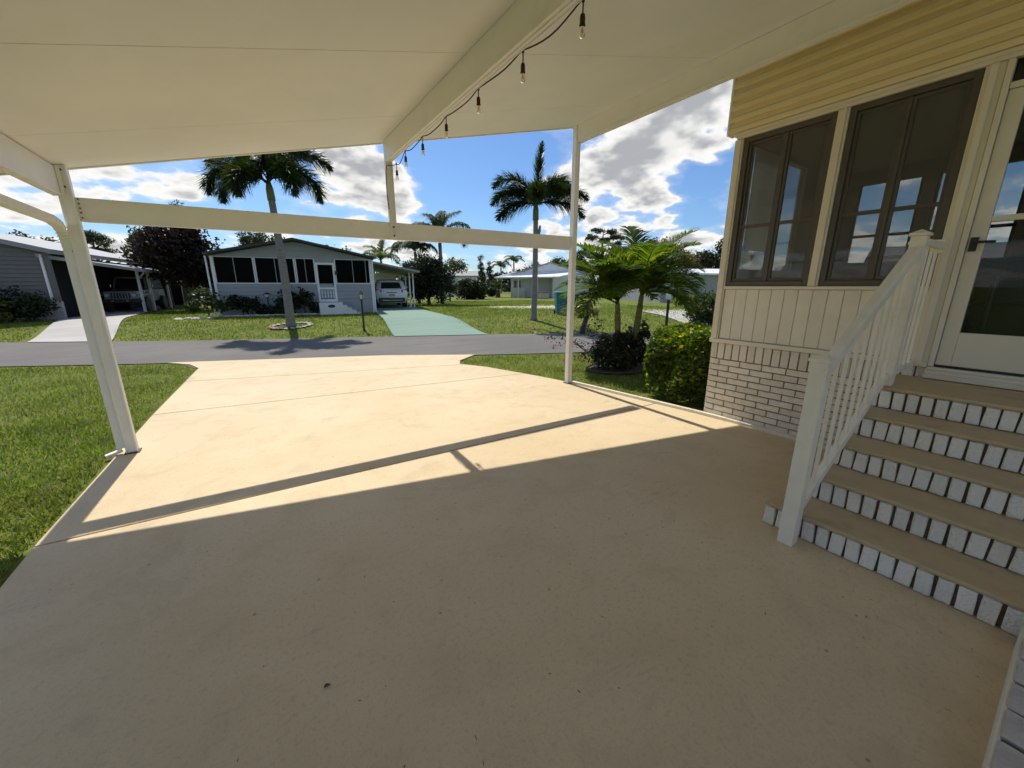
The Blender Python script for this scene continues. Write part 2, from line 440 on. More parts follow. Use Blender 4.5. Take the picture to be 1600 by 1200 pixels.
M['mortar'] = mat('brown_mortar', (.20, .145, .105), .9, .25, 30, .6, 120)
M['wbrick'] = mat('white_step_brick', (.82, .775, .68), .7, .05, 10, 1.0, 30, orand=.08, dirt=(.46, .40, .32), dirt_amt=.38, dirt_scale=9, bdist=.022)
M['dmortar'] = mat('dark_mortar', (.125, .092, .066), .9, .3, 30, .5, 120)
M['tread'] = mat('tan_step_paint', (.50, .375, .205), .5, .10, 4, .25, 45, dirt=(.29, .22, .135), dirt_amt=.6, dirt_scale=4)
M['gbrick'] = mat('grey_ledge_brick', (.46, .415, .35), .8, .14, 8, .9, 40, orand=.06, dirt=(.6, .6, .58), dirt_amt=.2)
M['bronze'] = mat('bronze_frame', (.085, .074, .06), .42, .1, 8, .03, 60, metal=.2)
M['pane'] = glass_mat('window_pane', (.80, .81, .80), .6, .03, .12)
M['doorpane'] = glass_mat('door_glass', (.84, .85, .84), .4)
M['screen'] = glass_mat('dark_screen', (.07, .07, .08), .10, .3)
M['darkpane'] = glass_mat('dark_pane', (.22, .23, .25), 1.0)
M['inwall'] = mat('interior_wall', (.30, .27, .22), .8, .05, 2)
M['infloor'] = mat('interior_floor', (.30, .25, .19), .6, .1, 3)
M['shade_cloth'] = leaf_mat('white_roller_shade', (.72, .72, .72), (.74, .74, .74), None, .55, .9, (1, 1, 1), .1)
M['wicker'] = mat('brown_wicker', (.20, .135, .08), .7, .2, 40, .8, 90)
M['black'] = mat('black_metal', (.018, .018, .02), .4, .1, 8, .02)
M['rubber'] = mat('black_rubber', (.02, .02, .02), .6, .2, 20, .1)
M['bolt'] = mat('bolt_steel', (.10, .085, .065), .5, .2, 30, metal=.6)
M['wire'] = mat('brown_black_cord', (.03, .022, .018), .6, .2, 30)
M['white'] = mat('white_paint', (.78, .79, .79), .55, .04, 3, .04, 40, dirt=(.55, .54, .50), dirt_amt=.2)
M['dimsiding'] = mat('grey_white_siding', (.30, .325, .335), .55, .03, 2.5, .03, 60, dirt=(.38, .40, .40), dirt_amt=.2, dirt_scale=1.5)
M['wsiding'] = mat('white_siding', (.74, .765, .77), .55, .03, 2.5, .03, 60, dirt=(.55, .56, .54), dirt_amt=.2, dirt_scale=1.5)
M['gsiding'] = mat('grey_siding', (.155, .147, .138), .65, .05, 2.5, .03, 60)
M['gbase'] = mat('grey_block_base', (.36, .365, .37), .8, .12, 5, .4, 20)
M['roofdark'] = mat('dark_shingle', (.05, .05, .052), .85, .25, 8, .7, 30)
M['roofgrey'] = mat('grey_shingle', (.30, .29, .285), .85, .15, 6, .6, 26)
M['roofpale'] = mat('pale_grey_metal_roof', (.27, .275, .28), .6, .08, 2, .1, 12)
M['roofwhite'] = mat('white_metal_roof', (.72, .73, .75), .5, .06, 2, .1, 12)
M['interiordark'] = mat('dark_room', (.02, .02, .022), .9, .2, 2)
M['trunk'] = mat('grey_palm_trunk', (.22, .205, .185), .85, .2, 6, .7, 24, streak=(1, 1, 6), dirt=(.12, .11, .10), dirt_amt=.4)
M['bark'] = mat('brown_bark', (.10, .075, .055), .9, .25, 10, .8, 20)
M['gtrunk'] = mat('green_palm_trunk', (.16, .165, .07), .75, .25, 7, .5, 18, streak=(1, 1, 5), dirt=(.22, .19, .13), dirt_amt=.5)
M['shaft'] = mat('crownshaft', (.13, .17, .07), .5, .15, 5)
M['foxtail'] = leaf_mat('foxtail_leaflet', (.016, .034, .008), (.042, .075, .018), (.16, .11, .05), .30, .45)
M['xmas'] = leaf_mat('palm_leaflet', (.055, .10, .015), (.12, .18, .027), (.28, .24, .06), .58, .55, (1.6, 1.65, .5), .25)
M['farpalm'] = leaf_mat('far_palm_leaflet', (.03, .052, .014), (.075, .11, .028), (.15, .13, .06), .40, .65, None, .15)
M['hedge'] = leaf_mat('hedge_leaf', (.05, .095, .012), (.125, .185, .024), (.34, .34, .05), .58, .45, (1.6, 1.6, .5))
M['yshrub'] = leaf_mat('yellow_shrub_leaf', (.14, .17, .03), (.24, .24, .05), None, .45)
M['maroon'] = leaf_mat('maroon_leaf', (.020, .013, .010), (.042, .022, .016), (.03, .04, .012), .3, .5, (1.3, .8, .6))
M['broad'] = leaf_mat('broad_leaf', (.024, .045, .010), (.06, .095, .02), (.12, .12, .04), .38, .45)
M['darkleaf'] = leaf_mat('dark_leaf', (.012, .022, .008), (.032, .048, .014), (.08, .05, .025), .25, .5)
M['pineleaf'] = leaf_mat('pine_needle', (.028, .042, .016), (.065, .08, .03), (.12, .10, .05), .25, .6)
M['purpleleaf'] = leaf_mat('purple_green_leaf', (.025, .045, .022), (.06, .075, .04), (.09, .03, .06), .3, .45)
M['pink'] = leaf_mat('pink_bract', (.30, .05, .14), (.45, .14, .25), None, .4, .6, (1.1, .9, 1.0))
M['redleaf'] = leaf_mat('rusty_leaf', (.10, .05, .02), (.16, .10, .03), (.06, .09, .02), .4)
M['grass'] = leaf_mat('grass_blade', (.11, .165, .02), (.20, .27, .038), (.40, .35, .20), .42, .5, None, .3)
def vary_grass(m):
    t = NT(m.node_tree); b = t.n['Principled BSDF']
    src = b.inputs['Base Color'].links[0].from_socket
    co = t.new('ShaderNodeNewGeometry').outputs['Position']
    a = t.noise(co, .9, 5.0, .6); d = t.noise(co, 3.5, 5.0, .65)
    c = t.mix(t.math('MULTIPLY', t.ramp(a.outputs[0], .48, .68), .6), src, c4((.27, .27, .075)))
    c = t.mix(t.math('MULTIPLY', t.ramp(d.outputs[0], .54, .70), .60), c, c4((.42, .39, .25)))
    c = t.mix(t.math('MULTIPLY', t.ramp(d.outputs[0], .42, .28), .6), c, c4((.06, .09, .014)))
    t.l.new(c, b.inputs['Base Color'])
    for nd in t.n:
        if nd.type == 'BSDF_TRANSLUCENT':
            tx = t.mix(1.0, c, c4((1.25, 1.3, .55)), 'MULTIPLY'); t.l.new(tx, nd.inputs[0])
vary_grass(M['grass'])
M['stone'] = mat('pale_stone', (.52, .47, .40), .85, .2, 5, .6, 14, orand=.15)
M['redstone'] = mat('edging_brick', (.36, .24, .19), .85, .2, 6, .6, 18, orand=.2)
M['mulch'] = mat('dark_mulch', (.06, .042, .03), .95, .4, 16, 1.0, 22)
M['carwhite'] = mat('white_car_paint', (.74, .75, .77), .25, .02, 2, coat=.8)
M['carsilver'] = mat('silver_car_paint', (.34, .34, .34), .3, .03, 2, metal=.4, coat=.6)
M['plastic'] = mat('black_plastic', (.03, .03, .032), .55, .1, 8)
M['chrome'] = mat('chrome', (.6, .6, .6), .15, .03, 3, metal=1.0)
M['redlens'] = mat('red_lens', (.35, .015, .015), .2, .05, 4)
M['headlens'] = mat('clear_lens', (.6, .62, .62), .12, .05, 4)
M['carglass'] = mat('car_glass', (.012, .015, .02), .06, .05, 3, spec=.8)
M['teal'] = mat('teal_bin_plastic', (.02, .155, .20), .5, .08, 5)
M['teallid'] = mat('teal_bin_lid', (.10, .36, .44), .5, .06, 5)
M['amber'] = glass_mat('clear_bulb_glass', (.93, .88, .78), 1.4)
M['filament'] = mat('filament', (.55, .33, .12), .4, .1, 10, metal=.6)
M['lampglass'] = mat('lamp_glass', (.62, .64, .64), .2, .05, 5)
M['mailgreen'] = mat('grey_green_mailbox', (.20, .27, .24), .5, .1, 6)
M['debris'] = leaf_mat('dry_leaf_bits', (.10, .06, .03), (.20, .13, .07), (.05, .04, .03), .1, .8)

# ================================================================== SETTING
FAR = np.array([(-200, 118), (-60, 46), (-30, 30.5), (-6.15, 17.3), (-1.06, 14.45), (6.18, 11.3), (11.34, 8.6), (30, -1), (60, -16), (200, -87)], float)
NEAR = np.array([(-200, 113), (-60, 41), (-30, 25.5), (-4.3, 12.0), (-1.58, 10.6), (2.49, 8.95), (4.23, 7.9), (8.21, 6.1), (30, -5), (60, -20), (200, -91)], float)
def far_d(x, y): return (y - np.interp(x, FAR[:, 0], FAR[:, 1])) * .902
def near_d(x, y): return (np.interp(x, NEAR[:, 0], NEAR[:, 1]) - y) * .902
def hz(x, y):
    t = np.clip(far_d(x, y) / 4.0, 0, 1); return .3 * t * t * (3 - 2 * t)
def gz(x, y): return float(hz(x, y)) - .03

def graded(lo, hi, fine_lo, fine_hi, step):
    a = list(np.arange(fine_lo, fine_hi + 1e-6, step)); s = step
    while a[-1] < hi: s *= 1.35; a.append(min(hi, a[-1] + s))
    s = step
    while a[0] > lo: s *= 1.35; a.insert(0, max(lo, a[0] - s))
    return np.array(a)
gx = graded(-900, 900, -14, 34, .5); gy = graded(-300, 900, 0, 44, .5)
GX, GY = np.meshgrid(gx, gy, indexing='ij')
GZ = hz(GX, GY) - .03
gv = np.stack([GX.ravel(), GY.ravel(), GZ.ravel()], 1)
ii, jj = np.meshgrid(np.arange(len(gx) - 1), np.arange(len(gy) - 1), indexing='ij')
k0 = (ii * len(gy) + jj).ravel(); gq = np.stack([k0, k0 + len(gy), k0 + len(gy) + 1, k0 + 1], 1)
struct(link('ground', arr_mesh('ground', gv, gq, M['lawn'], True)))

def ribbon(name, A, B, n, z, m):
    """strip between two edge polylines"""
    sx = np.linspace(-180, 180, n); P = []
    for x in sx: P.append((x, np.interp(x, A[:, 0], A[:, 1]), z)); P.append((x, np.interp(x, B[:, 0], B[:, 1]), z))
    q = [(2 * i, 2 * i + 2, 2 * i + 3, 2 * i + 1) for i in range(n - 1)]
    return link(name, arr_mesh(name, P, q, m))
struct(ribbon('street', NEAR, FAR, 361, -.012, M['asphalt']))

def drape(name, L, Rr, n, m, lift, across=6):
    """driveway that follows the ground between a left and a right edge (same parameter)"""
    L = np.array(L, float); Rr = np.array(Rr, float); tl = np.linspace(0, 1, len(L)); P = []
    for i in range(n + 1):
        t = i / n
        a = np.array([np.interp(t, tl, L[:, k]) for k in (0, 1)]); b = np.array([np.interp(t, tl, Rr[:, k]) for k in (0, 1)])
        for j in range(across + 1):
            p = a + (b - a) * j / across; P.append((p[0], p[1], float(hz(p[0], p[1])) - .03 + lift))
    wd = across + 1
    q = [(i * wd + j, i * wd + j + 1, (i + 1) * wd + j + 1, (i + 1) * wd + j) for i in range(n) for j in range(across)]
    return struct(link(name, arr_mesh(name, P, q, m)))
drape('green_driveway', [(3.72, 12.3), (5.16, 19.9), (6.65, 27.8)], [(6.45, 11.1), (7.95, 20.9), (9.2, 28.0)], 40, M['green_drive'], .035)
drape('grey_driveway', [(-5.4, 16.8), (-6.1, 22.2), (-5.9, 28.5), (-5.0, 35.0)], [(-3.45, 15.7), (-4.25, 22.0), (-4.25, 28.5), (-3.3, 35.0)], 40, M['grey_drive'], .035)
sandy = drape('sandy_driveway', [(13.6, 7.9), (15.0, 10.5), (17.0, 13.5)], [(15.6, 6.9), (17.0, 9.3), (20.0, 12.0)], 12, M['grey_drive'], .03)

# ---- painted concrete carport floor and drive, poured in slabs with joints between
drive = struct(link('driveway', mesh_from('driveway', MB().prism([(-1.3, -6.5), (4.5, -6.5), (4.5, 2.6), (4.23, 4.7), (4.10, 5.3), (3.4, 7.05), (4.0, 7.95), (-1.45, 10.5), (-.96, 9.5), (-1.18, 6.0)], -.12, -.02), M['joint'])))
g_ = .005
slabs = [
    [(-1.33, -6.6), (4.553, -6.6), (4.553, 2.52), (4.44, 3.11), (-1.30, 3.33)],
    [(-1.30, 3.34 + g_), (4.44, 3.12 + g_), (4.25, 4.70), (4.20, 4.98), (4.13, 5.27), (4.03, 5.62), (-1.18, 6.27)],
    [(-1.18, 6.28 + g_), (4.03, 5.63 + g_), (3.94, 5.91), (3.75, 6.54), (3.50, 7.00), (-1.06, 8.27)],
    [(-1.06, 8.28 + g_), (3.50, 7.01 + g_), (3.45, 7.10), (3.62, 7.45), (4.23, 7.92), (2.49, 8.97), (-1.58, 10.62), (-1.16, 10.1), (-.98, 9.55)]]
for s_ in slabs: obj('slab', MB().prism(s_, -.10, 0.0), M['slab'], drive, bevel=.004)
# raised edge along the planting side
kb = MB()
pts = [(4.265, 4.60), (4.33, 4.1), (4.41, 3.4), (4.50, 2.62), (4.535, 2.2), (4.535, 1.2), (4.535, .95)]
for a, b in zip(pts[:-1], pts[1:]): kb.bar((a[0], a[1], .012), (b[0], b[1], .012), .05, .05)
obj('edge_curb', kb, M['trim'], drive, bevel=.006)

# ================================================================== CARPORT
def fy(x): return 4.95 - .0563 * (x + 1.18)          # front line, slightly skewed
def rz_(x): return 2.48 + .235 * (x + 1.18)           # underside of the sloping roof
cp = thing('carport', 'cream metal carport with sloping panel roof overhead, three posts and front beam', 'carport', (1.5, 4.8, 0), world=True)
def skew(x, yoff): return (x, fy(x) + .06 + yoff)
def roof_piece(y0, y1, x0=-1.62, x1=4.62, z_add=0.0, th=.075):
    mb = MB(); P = []
    for x in (x0, x1):
        for yo in (y0, y1):
            q = skew(x, yo); P.append((q[0], q[1], rz_(x) + z_add)); P.append((q[0], q[1], rz_(x) + z_add + th))
    return mb.add(P, [(0, 2, 6, 4), (1, 5, 7, 3), (0, 4, 5, 1), (2, 3, 7, 6), (0, 1, 3, 2), (4, 6, 7, 5)])
ys = [0.0, -.86, -2.07, -3.28, -4.49, -5.70]
for a, b in zip(ys[:-1], ys[1:]): obj('roof_panel', roof_piece(b + .0012, a - .0012 if a else 0), M['ceiling'], cp, bevel=.003, seg=1)
obj('roof_sheet', roof_piece(-5.69, -.02, -1.6, 4.6, .08, .02), M['roofwhite'], cp)
# front edge channel of the roof
fe = MB(); a, b = skew(-1.62, .012), skew(4.62, .012)
fe.bar((a[0], a[1], rz_(a[0]) + .038), (b[0], b[1], rz_(b[0]) + .038), .02, .095)
obj('roof_edge_channel', fe, M['cream'], cp)
# posts
def post(x, y, z0, z1, wx=.076, wy=.076, name='post', lip=True):
    mb = MB().box(x - wx / 2, x + wx / 2, y - wy / 2, y + wy / 2, z0, z1)
    if lip:
        mb.box(x - wx / 2 - .004, x - wx / 2 + .012, y - wy / 2 - .006, y - wy / 2 - .0005, z0, z1)
        mb.box(x + wx / 2 - .012, x + wx / 2 + .004, y - wy / 2 - .006, y - wy / 2 - .0005, z0, z1)
    return obj(name, mb, M['cream'], cp, bevel=.003)
post(-1.118, 4.905, 0, rz_(-1.118) + .0)
post(4.205, fy(4.185) + .0, 0, rz_(4.205))
post(1.525, fy(1.525) + .004, 2.085, rz_(1.525), .072, .05)
for px_, py_ in ((-1.118, 4.905), (4.205, fy(4.185))):
    obj('base_plate', MB().box(px_ - .055, px_ + .055, py_ - .055, py_ + .055, 0.002, .012), M['bolt'], cp, bevel=.002)
# front beam
bm_ = MB(); yA, yB = fy(-1.08) + .012, fy(4.147) + .012
bm_.bar((-1.079, yA, 2.172), (4.146, yB, 2.172), .045, .19)
obj('front_beam', bm_, M['cream'], cp, bevel=.004)
bm2 = MB(); bm2.bar((-1.079, yA - .026, 2.262), (4.146, yB - .026, 2.262), .006, .008); bm2.bar((-1.079, yA - .026, 2.082), (4.146, yB - .026, 2.082), .006, .008)
obj('beam_lip', bm2, M['cream'], cp)
# beams running back along the drive
def long_beam(x, h, wd, name, y1=-.62, lips=True):
    zt = rz_(x - wd / 2) + (0.0)
    y0 = fy(x) - .035
    mb = MB().box(x - wd / 2, x + wd / 2, y1, y0, zt - h, zt - .002)
    if lips:
        mb.box(x - wd / 2 - .008, x - wd / 2 - .0005, y1, y0 - .002, zt - h - .004, zt - h + .012)
        mb.box(x + wd / 2 + .0005, x + wd / 2 + .008, y1, y0 - .002, zt - h - .004, zt - h + .012)
        mb.box(x - .006, x + .006, y1, y0 - .002, zt - h - .006, zt - h - .0005)
    return obj(name, mb, M['cream'], cp, bevel=.003)
long_beam(1.508, .215, .05, 'middle_beam')
long_beam(4.215, .215, .07, 'house_beam')
lb = long_beam(-1.165, .215, .05, 'left_beam')
# gap plate, fold lines and screws at the left post
obj('corner_bracket', MB().box(-1.138, -1.112, 4.855, 4.862, 2.26, 2.485), M['cream'], cp, bevel=.002)
def bolt(p, d, r=.009):
    d = Vector(d).normalized(); p = Vector(p)
    return obj('bolt', MB().tube([p, p + d * .006], r, 8), M['bolt'], cp)
for z in (2.455, 2.33): bolt((-1.11, 4.862, z), (0, -1, 0))
for z in (2.25, 2.215, 2.18, 2.145, 2.105): bolt((-1.062, 4.912, z), (0, -1, 0), .007)
for z in (3.55, 3.64): bolt((4.19, fy(4.185) - .045, z), (0, -1, 0), .008)
for z in (2.215, 2.12): bolt((1.528, fy(1.525) - .028, z), (0, -1, 0), .011)
obj('knuckle_plate', MB().box(1.498, 1.556, fy(1.525) - .0295, fy(1.525) - .024, 2.088, 2.15), M['cream'], cp, bevel=.002)
# the left gutter and its downspout
gt_ = MB(); gt_.box(-1.72, -1.62, -.68, 4.98, 2.36, 2.365); gt_.box(-1.725, -1.72, -.68, 4.98, 2.36, 2.46); gt_.box(-1.62, -1.615, -.68, 4.98, 2.36, 2.452)
obj('gutter', gt_, M['cream'], cp)
ds = MB()
path = [(-1.189, 4.905, .06), (-1.189, 4.905, 1.85), (-1.189, 4.89, 1.93), (-1.189, 4.85, 1.995), (-1.189, 4.78, 2.035), (-1.189, 4.66, 2.055), (-1.189, 3.9, 2.065), (-1.189, 2.2, 2.09), (-1.30, 2.05, 2.15), (-1.66, 2.0, 2.34)]
for i in range(len(path) - 1): ds.bar(path[i], path[i + 1], .058, .062, up=(1, 0, 0))
obj('downspout', ds, M['cream'], cp, bevel=.006)
dr = MB()
for i in range(9):
    t = i / 8; p = Vector(path[1]).lerp(Vector(path[4]), t); a = math.pi / 2 * t
    dr.tube([p + Vector((-.034, 0, 0)), p + Vector((.034, 0, 0))], .004, 5)
obj('elbow_crimps', dr, M['cream'], cp)
for p in ((-1.225, 4.45, 2.063), (-1.16, 4.872, 1.83)): bolt(p, (0.4, -1, 0), .008)
obj('drain_outlet', MB().bar((-1.189, 4.905, .035), (-1.30, 4.86, .012), .05, .025), M['white'], cp, bevel=.006)

# ---- string of bulb lights along the middle beam
sl = thing('string_light', 'dark cord of hanging clear bulbs strung along the middle ceiling beam', 'string lights', (1.6, 4.7, 2.9), world=True)
by = [-.5, .05, .6, 1.18, 1.75, 2.27, 2.83, 3.39, 3.93, 4.42, 4.80]
zc = 2.935; cordp = []
for i in range(len(by) - 1):
    for k in range(8):
        t = k / 8; y = by[i] + (by[i + 1] - by[i]) * t
        sag = 4 * t * (1 - t) * (.028 + .012 * math.sin(i * 2.1)) * (1.0 if i < 8 else 2.2)
        cordp.append((1.592 + .004 * math.sin(i + k), y, zc - sag - (.03 if i >= 9 else 0) * t))
cordp += [(1.58, 4.76, 2.87), (1.555, 4.735, 2.86), (1.49, 4.745, 2.85), (1.478, 4.75, 2.80), (1.474, 4.75, 2.70), (1.470, 4.75, 2.58), (1.476, 4.75, 2.48), (1.482, 4.75, 2.40)]
obj('cord', MB().tube(cordp, .0045, 6), M['wire'], sl, smooth=True)
for i, y in enumerate(by):
    zt = zc - .002; z0 = zt - .05 - .006 * ((i * 37) % 3)
    if i == len(by) - 1: y = 4.73; zt -= .05; z0 -= .06
    xx = 1.594
    obj('drop_cord', MB().tube([(xx, y, zt + .006), (xx + .001, y, (zt + z0) / 2), (xx, y, z0)], .0038, 6), M['wire'], sl)
    obj('clip', MB().tube([(xx - .006, y - .014, zt + .004), (xx, y, zt - .004), (xx + .004, y + .014, zt + .004)], [.005, .010, .005], 6), M['wire'], sl)
    so_ = obj('socket', MB().lathe([(.006, 0), (.012, -.006), (.0135, -.02), (.0135, -.045), (.0155, -.048), (.0155, -.054)], (xx, y, z0), 12), M['wire'], sl, smooth=True)
    obj('bulb', MB().lathe([(.011, -.054), (.0125, -.060), (.0165, -.075), (.0175, -.086), (.0155, -.098), (.009, -.106), (.002, -.108)], (xx, y, z0), 14), M['amber'], so_, smooth=True)
    obj('filament', MB().tube([(xx - .004, y, z0 - .056), (xx - .005, y, z0 - .085), (xx, y, z0 - .066), (xx + .005, y, z0 - .085), (xx + .004, y, z0 - .056)], .0012, 5), M['filament'], so_)

# ================================================================== THE HOUSE ON THE RIGHT
WX = 4.555     # wall face
hs = thing('carport_house', 'beige and yellow house with painted brick base, bronze windows and glass door beside the carport', 'house', (WX, 2.5, 0), world=True)
YB = -4.5
obj('base_wall', MB().box(WX + .012, WX + .16, YB, 2.50, 0, .905), M['mortar'], hs)
# running bond bricks, each its own piece
rb = random.Random(3); bricks = []
for k in range(4):
    bricks.append((mesh_from('brick', MB().cbox(0, .05, 0, .224, 0, .0605, .003, .0015, rb), M['brick'])))
soldiers = [mesh_from('brick', MB().cbox(0, .052, 0, .072, 0, .178, .0035, .0018, rb), M['brick']) for k in range(3)]
closers = mesh_from('brick', MB().cbox(0, .05, 0, .107, 0, .0605, .003, .0015, rb), M['brick'])
o0 = ROOT[hs.name]
def place(name, me, p, parent, base):
    o = link(name, me, parent, (p[0] - base[0], p[1] - base[1], p[2] - base[2])); return o
for row in range(10):
    z = .020 + row * .0702; y = 2.51
    if row % 2:
        y -= .107; place('brick', closers, (WX - .002, y, z), hs, o0); y -= .0105
    while y > .62:
        y -= .224; place('brick', bricks[rb.randrange(4)], (WX - .002 + rb.uniform(-.0015, .0015), y, z + rb.uniform(-.001, .001)), hs, o0); y -= .0105
y = 2.512
while y > .72:
    y -= .072; place('soldier_brick', soldiers[rb.randrange(3)], (WX - .004 + rb.uniform(-.002, .002), y, .722 + rb.uniform(-.002, .002)), hs, o0); y -= .0115
for a, b in ((.70, 2.535), (YB, -.302)): obj('brick_ledge', MB().box(WX - .03, WX + .10, a, b, .906, .952), M['trim'], hs, bevel=.005)
# board panel under the windows
y = 2.435
while y > .72:
    wv = .119; obj('board', MB().cbox(WX - .004, WX + .016, max(y - wv, .71), y, .956, 1.515, .0045), M['panel'], hs); y -= wv + .0028
for a, b in ((.70, 2.46), (YB, -.302)): obj('panel_backing', MB().box(WX + .0175, WX + .12, a, b, .953, 1.516), M['trim'], hs)
# trims
tm = lambda y0, y1, z0, z1, x0=WX - .018, x1=WX + .10, nm='trim_board', bv=.004: obj(nm, MB().box(x0, x1, y0, y1, z0, z1), M['trim'], hs, bevel=bv)
tm(2.44, 2.505, .953, 3.045, nm='corner_trim')
obj('corner_return', MB().box(WX - .03, WX - .0185, 2.455, 2.52, .955, 3.04), M['trim'], hs, bevel=.003)
tm(.802, 2.438, 1.517, 1.548, WX - .026, nm='window_sill')
tm(1.555, 1.64, 1.55, 3.045, nm='mullion_trim')
obj('mullion_batten', MB().box(WX - .032, WX - .019, 1.575, 1.592, 1.55, 3.045), M['trim'], hs, bevel=.002)
tm(.70, .80, .92, 3.045, nm='door_jamb')
obj('door_casing', MB().box(WX - .036, WX - .019, .735, .775, .92, 3.045), M['trim'], hs, bevel=.003)
tm(.665, .698, .92, 3.045, WX - .028, nm='door_stop')
tm(YB, -.30, .92, 3.045, nm='wall_trim')
tm(YB, 2.505, 3.047, 3.10, WX - .03, nm='head_trim')
obj('head_batten', MB().box(WX - .045, WX - .031, YB, 2.53, 3.075, 3.104), M['trim'], hs, bevel=.003)
tm(-.298, .663, 2.86, 2.90, nm='transom_bar')
# yellow lap siding band above, overhanging the wall
obj('siding_backing', MB().box(WX - .02, WX + .5, YB, 2.585, 3.106, 3.86), M['trim'], hs)
z = 3.108
while z < 3.80:
    lp = MB(); x0 = WX - .026
    poly = [(x0, z + .0), (x0 - .030, z + .003), (x0 - .027, z + .047), (x0 - .010, z + .051), (x0 - .030, z + .056), (x0 - .006, z + .1035), (x0, z + .1035)]
    n = len(poly); vs_ = [(p[0], YB, p[1]) for p in poly] + [(p[0], 2.585, p[1]) for p in poly]
    lp.add(vs_, [tuple(range(n)), tuple(range(n, 2 * n))[::-1]] + [((i + 1) % n, i, n + i, n + (i + 1) % n) for i in range(n)])
    obj('siding_lap', lp, M['siding_y'], hs); z += .104
obj('siding_end_trim', MB().box(WX - .058, WX + .06, 2.586, 2.61, 3.10, 3.80), M['white'], hs, bevel=.004)
# windows
def window(y0, y1, z0, z1, bar_z):
    """y0 > y1; outer frame, two sashes, a cross bar and four panes"""
    fw = .046; X0, X1 = WX - .006, WX + .07
    mb = MB()
    mb.box(X0, X1, y0 - fw, y0, z0, z1); mb.box(X0, X1, y1, y1 + fw, z0, z1)
    mb.box(X0, X1, y1 + fw, y0 - fw, z0, z0 + .05); mb.box(X0, X1, y1 + fw, y0 - fw, z1 - fw, z1)
    wd = obj('window', mb, M['bronze'], hs, bevel=.004)
    ym = (y0 + y1) / 2
    obj('meeting_stile', MB().box(WX + .004, WX + .062, ym - .016, ym + .016, z0 + .051, z1 - fw - .001), M['bronze'], wd, bevel=.004)
    for a, b in ((y0 - fw - .002, ym + .017), (ym - .017, y1 + fw + .002)):
        sa = MB(); X2, X3 = WX + .014, WX + .05; q = .024; za, zb = z0 + .053, z1 - fw - .003
        sa.box(X2, X3, a - q, a, za, zb); sa.box(X2, X3, b, b + q, za, zb); sa.box(X2, X3, b + q, a - q, za, za + q); sa.box(X2, X3, b + q, a - q, zb - q, zb)
        obj('sash', sa, M['bronze'], wd, bevel=.002)
        obj('glazing_bar', MB().box(X2 + .004, X3 - .002, b + q, a - q, bar_z - .016, bar_z + .016), M['bronze'], wd, bevel=.002)
        for c, d in ((za + q, bar_z - .016), (bar_z + .016, zb - q)):
            obj('pane', MB().box(WX + .028, WX + .032, b + q, a - q, c, d), M['pane'], wd)
window(2.435, 1.643, 1.55, 3.044, 2.17)
window(1.552, .803, 1.55, 3.044, 2.17)
# glass door
Y0, Y1 = .662, -.296
dm = MB(); X0, X1 = WX - .006, WX + .036
dm.box(X0, X1, Y0 - .085, Y0, .935, 2.857); dm.box(X0, X1, Y1, Y1 + .085, .935, 2.857)
dm.box(X0, X1, Y1 + .085, Y0 - .085, .935, 1.20); dm.box(X0, X1, Y1 + .085, Y0 - .085, 2.775, 2.857); dm.box(X0, X1, Y1 + .085, Y0 - .085, 2.0, 2.04)
door = obj('door', dm, M['trim'], hs, bevel=.005)
obj('pane', MB().box(WX + .012, WX + .016, Y1 + .085, Y0 - .085, 1.20, 2.0), M['doorpane'], door)
obj('pane', MB().box(WX + .012, WX + .016, Y1 + .085, Y0 - .085, 2.04, 2.775), M['doorpane'], door)
hd = MB(); hd.box(WX - .016, WX - .0065, .61, .65, 1.80, 1.90); hd.tube([(WX - .012, .63, 1.865), (WX - .05, .63, 1.865), (WX - .052, .60, 1.863), (WX - .052, .52, 1.86)], .009, 8); hd.tube([(WX - .012, .63, 1.83), (WX - .03, .63, 1.83)], .008, 8)
obj('door_handle', hd, M['black'], door, smooth=False)
obj('door_sweep', MB().box(WX - .012, WX + .03, Y1, Y0, .918, .934), M['rubber'], door)
obj('transom_pane', MB().box(WX + .02, WX + .024, -.298, .663, 2.902, 3.044), M['darkpane'], hs)
th = MB(); th.box(WX - .09, WX + .10, -.32, .70, .83, .866); th.box(WX - .06, WX + .10, -.32, .70, .866, .892); th.box(WX - .03, WX + .10, -.32, .70, .892, .916)
obj('threshold', th, M['trim'], hs, bevel=.004)
# the glazed room behind
RX = 7.2
obj('room_floor', MB().box(WX + .12, RX, YB, 2.42, .84, .90), M['infloor'], hs)
obj('room_ceiling', MB().box(WX + .102, RX + .1, YB, 2.50, 3.05, 3.10), M['inwall'], hs)
obj('house_roof', MB().box(WX + .1, RX + .5, YB, 2.75, 3.87, 3.95), M['roofwhite'], hs)
obj('upper_wall', MB().box(WX + .51, RX + .1, YB, 2.505, 3.105, 3.865), M['siding_y'], hs)
iw = MB(); iw.box(WX + .162, RX, 2.42, 2.50, .0, 1.74); iw.box(WX + .102, RX, 2.42, 2.50, 2.99, 3.048); iw.box(6.10, RX, 2.42, 2.50, 1.74, 2.99); iw.box(WX + .102, 4.76, 2.42, 2.50, 1.74, 2.99)
obj('front_wall', iw, M['inwall'], hs)
fwn = MB(); fwn.box(5.44, 5.50, 2.43, 2.48, 1.741, 2.989)
obj('front_window_post', fwn, M['bronze'], hs)
obj('roller_shade', MB().box(4.77, 5.43, 2.405, 2.412, 1.95, 2.99), M['shade_cloth'], hs)
for a, b in ((4.762, 5.438), (5.502, 6.098)): obj('front_pane', MB().box(a, b, 2.455, 2.459, 1.742, 2.988), M['pane'], hs)
iw = MB(); iw.box(RX, RX + .09, YB, 2.50, 0, 1.62); iw.box(RX, RX + .09, YB, 2.50, 2.88, 3.048)
